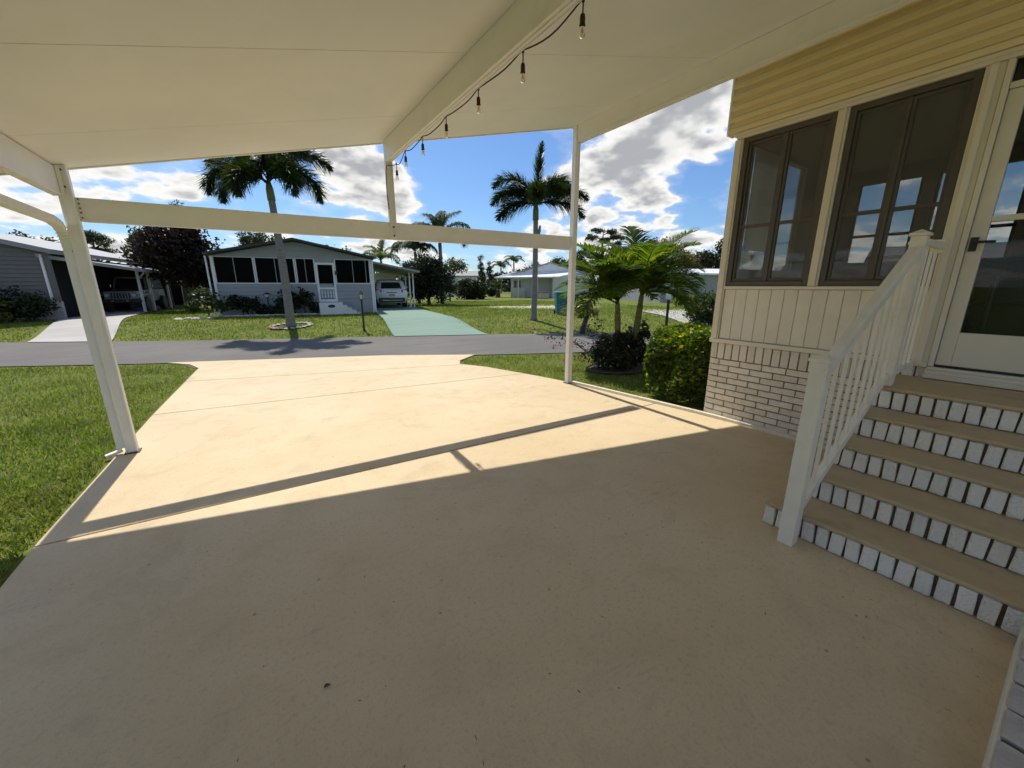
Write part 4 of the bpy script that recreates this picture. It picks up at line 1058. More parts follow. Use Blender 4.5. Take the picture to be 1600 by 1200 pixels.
# ================================================================== VEGETATION
def rand_dirs(n, rng, flat=0.0):
    d = rng.normal(size=(n, 3)); d[:, 2] *= (1 - flat); return d / np.linalg.norm(d, axis=1, keepdims=True)
def diamonds(C, d, s, L, W):
    """leaf quads: centre, axis, side vector"""
    L = np.asarray(L)[:, None] if np.ndim(L) else L; W = np.asarray(W)[:, None] if np.ndim(W) else W
    V = np.stack([C - d * L * .5, C + s * W * .5, C + d * L * .5, C - s * W * .5], 1).reshape(-1, 3)
    Q = np.arange(len(V)).reshape(-1, 4); return V, Q
def cloud(blobs, n_clump, per, spread, L, W, rng, flat=.2, shell=.55, squash=1.0):
    """leaves in clumps through a set of ellipsoids -> uneven crown with gaps"""
    vol = np.array([b[3] * b[4] * b[5] for b in blobs]) ** (2 / 3); vol /= vol.sum()
    bi = rng.choice(len(blobs), n_clump, p=vol); B = np.array(blobs)[bi]
    u = rand_dirs(n_clump, rng); r = shell + (1 - shell) * rng.random(n_clump) ** .5; r = r * rng.uniform(.82, 1.12, n_clump)
    cc = B[:, :3] + u * r[:, None] * B[:, 3:6]
    ci = np.repeat(np.arange(n_clump), per); n = len(ci)
    C = cc[ci] + rng.normal(size=(n, 3)) * spread * np.array([1, 1, squash])
    d = rand_dirs(n, rng, flat); s = np.cross(d, rand_dirs(n, rng)); s /= np.linalg.norm(s, axis=1, keepdims=True) + 1e-9
    sc = rng.uniform(.7, 1.25, n)
    return diamonds(C, d, s, L * sc, W * sc)
def crown(name, parent, VQ, m): 
    o = link(name, arr_mesh(name, VQ[0], VQ[1], m, off=offs(parent)), parent); return o
def tree(name, label, base, H, blobs, leafm, barkm='bark', tr=.14, clumps=120, per=40, spread=.28, L=.16, W=.09, seed=1, limbs=6, cat='tree', group=None, shell=.5, fork=.45, crown_name='crown', squash=.8, lean=(0, 0)):
    rng = np.random.default_rng(seed); rr = random.Random(seed)
    t = thing(name, label, cat, base, world=True, group=group)
    bl = [(base[0] + b[0], base[1] + b[1], base[2] + b[2], b[3], b[4], b[5]) for b in blobs]
    tk = MB(); top = Vector((base[0] + lean[0], base[1] + lean[1], base[2] + H * .82)); b0 = Vector(base) - Vector((0, 0, .08))
    pts = [b0.lerp(top, k / 6) + Vector((rr.uniform(-.05, .05), rr.uniform(-.05, .05), 0)) * (H / 5 if 0 < k < 6 else 0) for k in range(7)]
    tk.tube(pts, [tr * (1.25 if k == 0 else 1 - .13 * k) for k in range(7)], 9)
    for k in range(limbs):
        b = bl[k % len(bl)]; e = Vector((b[0] + rr.uniform(-.6, .6) * b[3], b[1] + rr.uniform(-.6, .6) * b[4], b[2] + rr.uniform(-.3, .6) * b[5]))
        s0 = b0.lerp(top, fork + rr.random() * (.9 - fork)); mid = s0.lerp(e, .5) + Vector((rr.uniform(-.15, .15), rr.uniform(-.15, .15), .1)) * (H / 5)
        tk.tube([s0, mid, e], [tr * .5, tr * .3, tr * .1], 6)
    obj('trunk', tk, M[barkm], t, smooth=True)
    crown(crown_name, t, cloud(bl, clumps, per, spread, L, W, rng, .2, shell, squash), M[leafm])
    return t
def frond_arrays(base, az, el0, length, droop, leaf_len, n, rng, mode='pinnate', width=.035, fall=.35, curl=1.25, rach=.018, bare=.12):
    """one palm frond: curved rachis with leaflets. az from +x, angles in degrees"""
    m = 16; t = np.linspace(0, 1, m); el = np.radians(el0 - droop * t ** curl)
    a = np.radians(az) + np.radians(rng.uniform(-8, 8)) * t
    step = np.stack([np.cos(el) * np.cos(a), np.cos(el) * np.sin(a), np.sin(el)], 1) * length / (m - 1)
    P = np.vstack([[0, 0, 0], np.cumsum(step[:-1], 0)]) + np.array(base)
    T = step / np.linalg.norm(step, axis=1, keepdims=True)
    side = np.stack([-np.sin(a), np.cos(a), np.zeros(m)], 1); up = np.cross(T, side); up *= np.sign(up[:, 2:3] + 1e-6)
    V = []; Q = []
    def put(C0, C1, C2, wv):
        b = len(V); V.extend([C0 - wv * .35, C0 + wv * .35, C1 + wv * .5, C1 - wv * .5, C2]); Q.append((b, b + 1, b + 2, b + 3)); Q.append((b + 3, b + 2, b + 4, b + 4))
    out = []
    tt = np.linspace(bare, .995, n)
    for k, q in enumerate(tt):
        f = q * (m - 1); i = min(int(f), m - 2); w_ = f - i
        p = P[i] * (1 - w_) + P[i + 1] * w_; tg = T[i]; sd = side[i]; uu = up[i]
        prof = (math.sin(math.pi * (.12 + .86 * q)) ** .6)
        if mode == 'foxtail':
            for _ in range(6):
                ph = rng.uniform(0, 2 * math.pi); o = sd * math.cos(ph) + uu * math.sin(ph)
                d = tg * rng.uniform(.45, .95) + o * .85; d /= np.linalg.norm(d); ln = leaf_len * prof * rng.uniform(.7, 1.1)
                e = p + d * ln * .55; e2 = p + d * ln + np.array([0, 0, -fall * ln * .35])
                wv = np.cross(d, o); wv = wv / (np.linalg.norm(wv) + 1e-9) * width * rng.uniform(.7, 1.1); out.append((p, e, e2, wv))
        else:
            for s in (-1, 1):
                d = tg * rng.uniform(.45, .7) + s * sd * rng.uniform(.7, .95) + uu * rng.uniform(.15, .45); d /= np.linalg.norm(d); ln = leaf_len * prof * rng.uniform(.85, 1.08)
                e = p + d * ln * .55; e2 = p + d * ln + np.array([0, 0, -fall * ln]) * rng.uniform(.6, 1.2)
                wv = np.cross(d, uu); wv = wv / (np.linalg.norm(wv) + 1e-9) * width; out.append((p, e, e2, wv))
    nV = []; nQ = []
    for (p, e, e2, wv) in out:
        b = len(nV); nV += [p - wv * .4, p + wv * .4, e + wv * .5, e - wv * .5, e2 + wv * .06, e2 - wv * .06]; nQ += [(b, b + 1, b + 2, b + 3), (b + 3, b + 2, b + 4, b + 5)]
    # rachis as a thin square tube
    for i in range(m):
        r = rach * (1 - .8 * i / (m - 1)); b = len(nV)
        nV += [P[i] + side[i] * r, P[i] + up[i] * r, P[i] - side[i] * r, P[i] - up[i] * r]
        if i: nQ += [(b - 4 + k, b - 4 + (k + 1) % 4, b + (k + 1) % 4, b + k) for k in range(4)]
    return np.array(nV), np.array(nQ)
def palm(name, label, base, top, tr0, tr1, fronds, leafm, trunkm, seed, leaf_len, n, mode='pinnate', width=.035, fall=.35, shaft=.0, shaft_r=.1, group=None, rach=.018, stub=None):
    """fronds: (azimuth, elevation, length, droop)"""
    rng = np.random.default_rng(seed); t = thing(name, label, 'palm tree', base, world=True, group=group)
    b0 = Vector(base) - Vector((0, 0, .06)); tp = Vector(top); N = 26; pts = []; rs = []
    for k in range(N + 1):
        q = k / N; pts.append(b0.lerp(tp, q) + Vector((math.sin(q * 3.1) * .03, math.sin(q * 2.3) * .02, 0)) * (tp - b0).length / 4)
        r = tr0 + (tr1 - tr0) * q; rs.append((r * (1.35 if k == 0 else 1.12 if k == 1 else 1.0)) * (1.0 + .03 * (k % 2)))
    obj('trunk', MB().tube(pts, rs, 12), M[trunkm], t, smooth=True)
    d = (pts[-1] - pts[-3]).normalized(); hp = pts[-1]
    if shaft: obj('crownshaft', MB().tube([hp - d * .06, hp + d * shaft * .5, hp + d * shaft], [shaft_r, shaft_r * .95, shaft_r * .5], 12), M['shaft'], t, smooth=True)
    hc = hp + d * shaft * .9
    for (az, el, ln, dr_) in fronds:
        V, Q = frond_arrays(tuple(hc + Vector((rng.uniform(-.03, .03), rng.uniform(-.03, .03), rng.uniform(-.08, .03)))), az, el, ln, dr_, leaf_len, n, rng, mode, width, fall, rach=rach)
        link('frond', arr_mesh('frond', V, Q, M[leafm], off=ROOT[t.name]), t)
    return t
def sa(lst): return [(a - 33.7, e, l, d) for a, e, l, d in lst]
palm('foxtail_palm', 'tall foxtail palm with leaning grey trunk in front of the white house', (1.16, 15.95, .13), (1.10, 15.98, 4.35), .145, .10,
     sa([(184, 36, 2.15, 138), (172, 62, 2.5, 118), (0, 34, 2.2, 134), (8, 62, 2.5, 118), (262, 30, 1.9, 132), (80, 60, 2.2, 120), (215, 42, 2.2, 145), (322, 40, 2.3, 142), (120, 80, 2.4, 95), (285, 78, 2.2, 135), (345, 72, 2.3, 125)]),
     'foxtail', 'trunk', 5, .62, 90, 'foxtail', .034, .5, .55, .12, rach=.03)
p2_ = palm('foxtail_palm', 'foxtail palm with upright spear leaf standing on the empty lot', (9.53, 12.71, .21), (9.56, 12.69, 4.05), .12, .09,
     sa([(182, 72, 2.1, 128), (190, 40, 1.9, 104), (205, 5, 1.75, 66), (160, 60, 1.7, 120), (5, 72, 1.9, 124), (352, 38, 2.1, 88), (340, 12, 2.0, 72), (20, 50, 2.0, 100), (90, 55, 1.7, 110), (270, 50, 1.5, 125), (310, 55, 1.6, 125)]),
     'foxtail', 'trunk', 8, .58, 76, 'foxtail', .032, .5, .6, .115, rach=.03)
V, Q = frond_arrays((9.57, 12.68, 4.7), -33.7, 87, 1.95, 5, .36, 80, np.random.default_rng(3), 'foxtail', .035, -.6, rach=.035, bare=.02)
link('spear_leaf', arr_mesh('spear_leaf', V, Q, M['foxtail'], off=ROOT[p2_.name]), p2_)
obj('leaf_stub', MB().tube([(9.60, 12.66, 3.35), (9.68, 12.62, 3.6), (9.70, 12.60, 3.80)], [.07, .06, .03], 8), M['trunk'], p2_)
palm('feather_palm', 'bright green feather palm with slim trunk, left of the pair by the hedge', (5.98, 5.16, -.02), (5.91, 5.18, 1.04), .075, .055,
     sa([(180, 42, 1.32, 82), (165, 64, 1.43, 82), (200, 26, 1.21, 78), (215, 55, 1.26, 95), (250, 48, 1.04, 105), (150, 34, 1.21, 80), (100, 64, 1.32, 80), (20, 66, 1.16, 90), (300, 52, 0.99, 110), (130, 74, 1.38, 72), (190, 76, 1.43, 66), (225, 68, 1.32, 84), (60, 76, 1.43, 60), (170, 20, 1.15, 85), (220, 30, 1.05, 98), (270, 70, 1.2, 100), (75, 50, 1.2, 90)]),
     'xmas', 'gtrunk', 21, .48, 52, 'pinnate', .027, .22, .28, .05, 'pair of feather palms', .016)
palm('feather_palm', 'taller feather palm with curved trunk, right of the pair by the hedge', (6.19, 5.02, -.02), (6.27, 4.95, 1.20), .075, .055,
     sa([(0, 45, 1.19, 92), (15, 68, 1.35, 76), (345, 32, 1.08, 88), (100, 80, 1.51, 52), (330, 58, 1.19, 98), (300, 46, 1.03, 110), (260, 74, 1.35, 86), (90, 64, 1.30, 80), (60, 72, 1.40, 70), (180, 70, 1.35, 80), (150, 76, 1.40, 68), (30, 42, 1.19, 92), (0, 76, 1.46, 64), (200, 60, 1.30, 88), (330, 74, 1.30, 80), (355, 12, 1.03, 80), (345, 50, 1.2, 104), (20, 20, 1.05, 86), (235, 52, 1.1, 108), (280, 60, 1.15, 112)]),
     'xmas', 'gtrunk', 22, .50, 52, 'pinnate', .027, .22, .28, .05, 'pair of feather palms', .016)
palm('queen_palm', 'tall arching palm rising behind the white carport roof and dark bush', (11.98, 27.3, .27), (12.0, 27.3, 4.3), .16, .12,
     sa([(180, 55, 2.6, 125), (165, 70, 2.8, 110), (200, 40, 2.4, 120), (0, 50, 2.4, 130), (15, 68, 2.8, 105), (345, 35, 2.3, 115), (90, 80, 2.9, 60), (270, 60, 2.2, 130), (230, 55, 2.2, 130), (310, 55, 2.2, 130), (40, 78, 3.0, 70), (140, 78, 2.9, 75)]),
     'farpalm', 'trunk', 31, .85, 60, 'pinnate', .06, .7, .4, .13, rach=.03)
palm('queen_palm', 'slimmer arching palm between the white carport and the taller one', (10.7, 28.6, .27), (10.6, 28.6, 3.7), .13, .10,
     sa([(180, 55, 2.0, 125), (200, 35, 2.0, 110), (0, 50, 2.0, 130), (20, 70, 2.2, 105), (90, 75, 2.2, 70), (270, 60, 1.9, 130), (230, 50, 1.9, 130), (310, 50, 1.9, 130), (150, 72, 2.2, 85)]),
     'farpalm', 'trunk', 32, .75, 54, 'pinnate', .06, .7, .35, .11, rach=.03)
palm('backyard_palm', 'small yellow green palm above the white carport roof edge', (9.4, 33.2, .27), (9.4, 33.2, 3.3), .12, .1,
     sa([(180, 45, 2.0, 100), (160, 70, 2.2, 90), (0, 50, 1.9, 120), (25, 70, 2.1, 90), (90, 80, 2.2, 50), (270, 55, 1.9, 120), (230, 60, 1.9, 120), (310, 55, 1.9, 120), (205, 30, 2.0, 100), (340, 30, 1.9, 100)]),
     'xmas', 'trunk', 33, .6, 36, 'pinnate', .06, .6, .3, .1, rach=.03)
for i, (x, y, zt, lb) in enumerate(((39.9, 63.5, 4.6, 'shorter distant palm at left of the two above the awning'), (41.9, 62.2, 5.6, 'taller distant palm at right of the two above the awning'))):
    palm('distant_palm', lb, (x, y, .27), (x, y, zt), .16, .12, sa([(a, 50 + 22 * (k % 2), 2.4, 120) for k, a in enumerate(range(0, 360, 36))]), 'farpalm', 'trunk', 40 + i, .7, 26, 'pinnate', .09, .7, .3, .12, 'distant palms', .03)

# ---- trees
tree('maroon_tree', 'dark maroon leaved tree between the grey carport and the white house', (-2.69, 27.6, .27), 4.6,
     [(-.1, 0, 3.3, 1.5, 1.4, 1.6), (.5, -.1, 2.6, 1.3, 1.3, 1.2), (-.8, .1, 2.7, 1.1, 1.2, 1.1), (.3, 0, 4.2, .9, .9, .8), (.9, .2, 1.9, .9, 1.0, .8)], 'maroon', tr=.17, clumps=260, per=42, spread=.24, L=.20, W=.11, seed=51, limbs=9, shell=.35)
tree('green_tree', 'dark green leafy tree standing left behind the maroon tree', (-3.95, 31.6, .27), 4.6,
     [(-.5, .2, 3.4, 1.0, 1.0, 1.0), (.4, -.2, 3.6, 1.0, .9, .9), (-.9, .5, 2.4, .8, .8, .8), (.9, -.5, 3.0, 1.2, 1, 1.1)], 'broad', tr=.16, clumps=130, per=40, spread=.22, L=.22, W=.13, seed=52, limbs=8)
tree('spiky_conifer', 'thin dark conifer tip showing above the maroon tree', (-4.0, 45.0, .27), 8.4, [(0, 0, 7.6, .5, .5, .7), (0, 0, 6.6, .9, .9, .7), (0, 0, 5.4, 1.2, 1.2, .9), (0, 0, 4.0, 1.5, 1.5, 1.0)], 'pineleaf', tr=.14, clumps=90, per=34, spread=.2, L=.3, W=.07, seed=53, limbs=10)
tree('roof_conifer', 'dense dark conifer behind the left slope of the white house roof', (.9, 39.7, .27), 5.6, [(0, 0, 4.9, .8, .8, .7), (.2, 0, 4.0, 1.2, 1.2, .9), (-.2, 0, 3.0, 1.2, 1.2, .9)], 'pineleaf', tr=.14, clumps=120, per=34, spread=.2, L=.26, W=.08, seed=54)
for i, (x, y, H, lb) in enumerate(((3.4, 58.0, 7.6, 'broad tree top peeking over the ridge of the white house'), (9.6, 57.0, 6.6, 'broad tree top over the right slope of the white house roof'))):
    tree('ridge_tree', lb, (x, y, .27), H, [(0, 0, H * .78, 2.6, 2.2, H * .18), (1.6, 0, H * .66, 1.8, 1.8, H * .16), (-1.8, 0, H * .66, 1.8, 1.8, H * .16)], 'broad', tr=.2, clumps=110, per=36, spread=.35, L=.32, W=.2, seed=55 + i)
def pine(name, label, base, H, tiers, seed, sc=1.0):
    rng = np.random.default_rng(seed); rr = random.Random(seed); t = thing(name, label, 'tree', base, world=True)
    tk = MB(); b = Vector(base); tk.tube([b - Vector((0, 0, .1)), b + Vector((.1, 0, H * .4)), b + Vector((-.05, .05, H * .75)), b + Vector((0, 0, H * .97))], [.22 * sc, .17 * sc, .11 * sc, .03], 9)
    bl = []
    for (dx, dzr, rx, rz2) in tiers:
        c = b + Vector((dx * .832, -dx * .555 + rr.uniform(-.8, .8), H * dzr)); bl.append((c.x, c.y, c.z, rx, rx, rz2))
        s0 = b + Vector((0, 0, H * dzr - .25 - .12 * abs(dx))); tk.tube([s0, s0.lerp(c, .55) + Vector((0, 0, .1)), c], [.07 * sc, .05 * sc, .02], 6)
    obj('trunk', tk, M['bark'], t, smooth=True)
    crown('crown', t, cloud(bl, len(tiers) * 16, 34, .17 * sc, .34 * sc, .07 * sc, rng, 0, .2, .5), M['pineleaf'])
pine('slash_pine', 'flat topped pine with open branches beyond the grey carport', (-12.2, 57.9, .27), 6.6, [(-.4, .96, .9, .35), (.6, .9, .9, .35), (-1.3, .86, .8, .3), (1.5, .82, .8, .3), (-.9, .74, .9, .3), (.8, .72, .8, .3), (-1.6, .66, .7, .3), (1.7, .62, .5, .2), (-1.0, .55, .8, .3), (2.6, .60, .5, .15), (-1.9, .5, .7, .3)], 61)
pine('tall_pine', 'tall open pine in the distance above the feather palms', (54.1, 51.9, .27), 11.2, [(-.5, .97, 1.2, .5), (.9, .93, 1.0, .4), (-1.6, .87, 1.2, .5), (2.2, .86, 1.3, .45), (.4, .82, .9, .4), (3.4, .78, .7, .35), (-2.4, .70, 1.3, .5), (-3.6, .63, 1.0, .4), (1.4, .68, .9, .4), (-1.4, .60, 1.1, .4), (2.4, .62, .9, .35), (-.2, .55, .8, .3)], 62, 1.5)
for i, (x, y, H, lb) in enumerate(((-19.5, 57.0, 5.9, 'rounded dark tree over the left end of the grey roof'), (-17.2, 57.5, 6.1, 'middle dark tree over the grey roof ridge'), (-14.9, 58.2, 5.8, 'dark tree over the grey roof just left of the carport post'))):
    tree('roofline_tree', lb, (x, y, .27), H, [(0, 0, H * .72, 1.9, 1.7, H * .22), (-1.1, 0, H * .6, 1.4, 1.4, H * .2), (1.2, 0, H * .62, 1.3, 1.3, H * .2)], 'broad', tr=.2, clumps=150, per=36, spread=.3, L=.3, W=.18, seed=65 + i, group='trees beyond the grey house')
tree('flowering_tree', 'wispy low tree beyond the grey carport beside the green tree', (-9.3, 50.5, .27), 3.6, [(0, 0, 2.8, 1.2, 1.0, .6), (1.1, 0, 2.5, .9, .8, .5), (-1.0, 0, 2.4, .9, .8, .5)], 'pineleaf', tr=.1, clumps=50, per=30, spread=.28, L=.26, W=.06, seed=69)
tree('rusty_tree', 'rusty orange and green tree behind the feather palms', (32.2, 23.9, .27), 5.6, [(0, 0, 4.6, 1.8, 1.5, .8), (1.4, -.6, 4.1, 1.4, 1.2, .7), (-1.4, .8, 4.1, 1.3, 1.2, .7), (2.6, -1.2, 3.4, 1.1, 1, .7), (0, 0, 3.3, 1.8, 1.5, .9)], 'redleaf', tr=.18, clumps=220, per=34, spread=.26, L=.22, W=.12, seed=70)
tree('dark_round_tree', 'dark rounded tree over the flat white roof', (42.9, 25.8, .27), 5.2, [(0, 0, 4.2, 1.1, 1.1, .8), (-1.2, .8, 3.7, 1.0, 1, .7), (1.1, -.7, 3.6, 1, 1, .7)], 'darkleaf', tr=.16, clumps=110, per=34, spread=.24, L=.26, W=.15, seed=71)
tree('corner_tree', 'taller dark tree against the house corner trim', (44.0, 23.7, .27), 6.4, [(0, 0, 5.2, 1.2, 1.2, .9), (.9, -.6, 4.4, 1.2, 1.2, .9), (-.9, .5, 4.0, .8, .8, .6)], 'darkleaf', tr=.18, clumps=120, per=34, spread=.25, L=.28, W=.16, seed=72)
for i, (x, y, H, lb) in enumerate(((45.6, 59.6, 5.6, 'distant tree just right of the standing foxtail trunk'), (48.5, 57.3, 6.6, 'distant tree over the middle of the awning house roof'), (51.2, 55.0, 6.9, 'distant tree next to the white carport post'), (57.5, 48.0, 6.2, 'distant tree line crown left of the feather palm fronds'))):
    tree('skyline_tree', lb, (x, y, .27), H, [(0, 0, H * .7, 1.9, 1.7, H * .26), (-1.6, .8, H * .58, 1.5, 1.4, H * .22), (1.6, -.8, H * .6, 1.5, 1.4, H * .22)], 'broad', tr=.2, clumps=150, per=34, spread=.32, L=.36, W=.22, seed=74 + i, group='trees along the skyline')
tree('norfolk_pine', 'narrow pointed conifer left of the distant palms', (36.7, 65.4, .27), 6.7, [(0, 0, 5.9, .45, .45, .9), (0, 0, 4.6, .7, .7, .9), (0, 0, 3.2, .9, .9, .9)], 'pineleaf', tr=.14, clumps=70, per=30, spread=.16, L=.3, W=.09, seed=80, limbs=8)
tree('norfolk_pine', 'shorter pointed conifer close right of the narrow one', (38.0, 64.6, .27), 5.7, [(0, 0, 5.0, .35, .35, .8), (0, 0, 3.8, .6, .6, .8), (0, 0, 2.6, .8, .8, .8)], 'pineleaf', tr=.12, clumps=56, per=30, spread=.15, L=.28, W=.09, seed=81, limbs=8)
tree('spreading_tree', 'dark spreading tree top behind the distant white house', (21.8, 58.0, .27), 5.0, [(0, 0, 4.0, 2.3, 1.8, .9), (2.0, -1, 3.7, 1.8, 1.5, .8)], 'darkleaf', tr=.2, clumps=120, per=34, spread=.3, L=.3, W=.18, seed=82)
# ---- the far woods that close the horizon
rg = np.random.default_rng(200); bl = []
for a in np.arange(-34, 78, 1.15):
    r = 95 + rg.uniform(-8, 22); hh = rg.uniform(2.2, 4.2); x, y = r * math.sin(R(a)), r * math.cos(R(a))
    bl.append((x, y, hh * .7, rg.uniform(1.6, 3.2), rg.uniform(1.6, 3.0), hh * .75))
V, Q = cloud(bl, 1700, 12, .55, 1.0, .55, rg, .1, .45, .8)
stuff(link('distant_woods', arr_mesh('distant_woods', V, Q, M['darkleaf'])), 'low dark line of distant woods along the horizon', 'woods')
# ---- shrubs
tree('carport_bush', 'big dark bush growing against the white house carport posts', (10.5, 26.2, .27), 3.2, [(0, 0, 1.9, 1.1, 1.0, 1.4), (-.6, .3, 1.4, .8, .8, 1.2), (.7, -.4, 1.5, .9, .8, 1.2), (.2, 0, 2.7, .7, .7, .7)], 'darkleaf', tr=.12, clumps=240, per=40, spread=.2, L=.17, W=.10, seed=90, cat='bush', shell=.3, crown_name='foliage')
tree('slender_tree', 'thin young tree on the lawn in front of the distant white house', (14.65, 31.7, .27), 3.4, [(-.2, 0, 2.2, .8, .8, .8), (.5, -.3, 3.0, 1.1, .9, .5), (0, 0, 1.2, .6, .6, .5)], 'broad', tr=.07, clumps=80, per=34, spread=.2, L=.18, W=.1, seed=91)
tree('round_bush', 'wide dark rounded bush below the distant white house window', (18.3, 35.4, .27), 2.0, [(0, 0, 1.0, 1.2, 1.1, 1.0), (.9, -.5, .8, .9, .9, .8)], 'darkleaf', tr=.1, clumps=130, per=40, spread=.2, L=.2, W=.12, seed=92, cat='bush', crown_name='foliage')
for i, (x, y, lb) in enumerate(((24.2, 43.6, 'left dark trimmed ball shrub before the awning house'), (25.4, 42.7, 'right dark trimmed ball shrub before the awning house'))):
    tree('ball_shrub', lb, (x, y, .27), 1.3, [(0, 0, .75, .62, .62, .72)], 'darkleaf', tr=.08, clumps=90, per=40, spread=.09, L=.14, W=.09, seed=94 + i, cat='shrub', group='trimmed ball shrubs', shell=.75, crown_name='foliage')
palm('sago_palm', 'low bushy sago palm standing before the awning house', (24.2, 39.2, .27), (24.2, 39.2, 1.1), .28, .24, sa([(a, 35 + 25 * (k % 3), 1.5, 75) for k, a in enumerate(range(0, 360, 18))]), 'farpalm', 'bark', 97, .3, 26, 'pinnate', .06, .2, rach=.02)
ShL = [(-1.45, 20.75, 1.0, .55, 'broad', 'loose leafy shrub beside the rocks at the left corner of the white house'), (-.25, 20.72, 1.02, .42, 'darkleaf', 'upright dark shrub under the first porch window of the white house'), (.08, 20.65, .85, .32, 'darkleaf', 'narrower dark shrub leaning right under the first porch window'),
       (.43, 20.6, .45, .18, 'darkleaf', 'small sprig of shrub just left of the garden lamp'), (1.45, 20.4, 1.15, .36, 'darkleaf', 'dark shrub half hidden behind the leaning palm trunk'), (2.12, 20.28, 1.12, .42, 'darkleaf', 'round headed dark shrub nearest the white house stoop')]
for i, (x, y, H, r, m, lb) in enumerate(ShL):
    tree('garden_shrub', lb, (x, y, .27), H * 1.12, [(0, 0, H * .76, r, r * .7, H * .30), (r * .7, -.1, H * .45, r * .5, r * .5, H * .2), (-r * .7, .1, H * .5, r * .5, r * .5, H * .2)], m, tr=.03, clumps=int(30 * r / .5) + 6, per=16, spread=.075, L=.15, W=.095, seed=100 + i, cat='shrub', group='shrubs along the white house front', limbs=6, fork=.1, crown_name='foliage')
for i, (x, y, lb) in enumerate(((1.15, 20.4, 'left tuft of low dark plants between the garden lamp and the palm trunk'), (2.75, 20.15, 'right tuft of low dark plants beside the stoop'))):
    tree('low_plant', lb, (x, y, .27), .4, [(0, 0, .2, .5, .25, .2)], 'darkleaf', tr=.02, clumps=30, per=20, spread=.08, L=.16, W=.05, seed=110 + i, cat='plant', group='low plants along the white house', limbs=4, crown_name='foliage')
tree('flower_shrub', 'dark red flowering shrub against the grey house base', (-6.9, 22.0, .27), 1.1, [(0, 0, .65, .8, .4, .5), (-.6, .0, .55, .6, .4, .42)], 'darkleaf', tr=.04, clumps=80, per=30, spread=.1, L=.12, W=.08, seed=112, cat='shrub', crown_name='foliage', limbs=5)
tree('pale_shrub', 'pale flowering shrub at the far left edge by the grey house', (-7.75, 21.9, .27), .9, [(0, 0, .45, .62, .4, .42)], 'yshrub', tr=.04, clumps=60, per=30, spread=.09, L=.10, W=.07, seed=113, cat='shrub', crown_name='foliage', limbs=5)
tree('yellow_hedge', 'row of low yellow green shrubs along the pale grey house wall', (24.2, 13.9, .27), .7, [(-1.2, .9, .35, .8, .6, .35), (0, 0, .35, .9, .6, .36), (1.4, -.8, .35, .9, .6, .35), (2.8, -1.6, .35, .9, .6, .35)], 'yshrub', tr=.05, clumps=120, per=34, spread=.12, L=.16, W=.1, seed=114, cat='hedge', crown_name='foliage', limbs=4)
tree('roadside_bush', 'green bush across the street beside the house corner', (15.1, 8.6, .1), 1.2, [(0, 0, .6, .9, .8, .6), (1.0, -.4, .5, .8, .7, .5)], 'broad', tr=.06, clumps=150, per=34, spread=.12, L=.13, W=.08, seed=115, cat='bush', crown_name='foliage', limbs=5)
# ---- clipped hedge by the house corner: leaves over twigs, thick at the surface
hd_ = thing('clipped_hedge', 'clipped bright green hedge block against the house corner', 'hedge', (5.25, 3.1, 0), world=True)
rg = np.random.default_rng(120); n = 11500
hx0, hx1, hy0, hy1, hz1 = 4.66, 6.15, 2.60, 3.60, .94
U = rg.random((n, 3)); face = rg.random(n)
depth = np.abs(rg.normal(0, .05, n)); P = np.empty((n, 3))
P[:, 0] = hx0 + U[:, 0] * (hx1 - hx0); P[:, 1] = hy0 + U[:, 1] * (hy1 - hy0); P[:, 2] = .06 + U[:, 2] ** .8 * (hz1 - .06)
k = face < .30; P[k, 2] = hz1 - depth[k]
k = (face >= .30) & (face < .55); P[k, 0] = hx0 + depth[k]
k = (face >= .55) & (face < .72); P[k, 1] = hy1 - depth[k]
k = (face >= .72) & (face < .86); P[k, 1] = hy0 + depth[k]
hc_ = np.array([(hx0 + hx1) / 2, (hy0 + hy1) / 2, .45]); hh_ = np.array([(hx1 - hx0) / 2, (hy1 - hy0) / 2, .5]); q3 = (P - hc_) / hh_; rad = (np.abs(q3) ** 5).sum(1) ** .2; P = hc_ + (P - hc_) / np.maximum(1, rad)[:, None]; P[:, 2] = np.maximum(P[:, 2], .03)
lump = np.sin(P[:, 0] * 7 + 1) * np.sin(P[:, 1] * 8) * .045 + np.sin(P[:, 2] * 9 + P[:, 1] * 7) * .045 + rg.normal(0, .02, n)
P[:, 0] += lump; P[:, 2] += lump * .8 + rg.normal(0, .012, n)
up = rg.random(n) < .06; P[up, 2] += rg.random(up.sum()) * .09 * (P[up, 2] > .7)
d = rand_dirs(n, rg, .2); d[:, 2] = np.abs(d[:, 2]) * .7; d /= np.linalg.norm(d, axis=1, keepdims=True)
s = np.cross(d, rand_dirs(n, rg)); s /= np.linalg.norm(s, axis=1, keepdims=True)
sc = rg.uniform(.6, 1.25, n)
crown('foliage', hd_, diamonds(P, d, s, .078 * sc, .044 * sc), M['hedge'])
tw = MB(); rr = random.Random(4)
for i in range(46):
    a = Vector((rr.uniform(hx0 + .15, hx1 - .15), rr.uniform(hy0 + .15, hy1 - .15), 0)); b = a + Vector((rr.uniform(-.25, .25), rr.uniform(-.25, .25), rr.uniform(.6, .9)))
    tw.tube([a, a.lerp(b, .5) + Vector((rr.uniform(-.06, .06), rr.uniform(-.06, .06), 0)), b], [.010, .007, .003], 5)
obj('stems', tw, M['bark'], hd_)
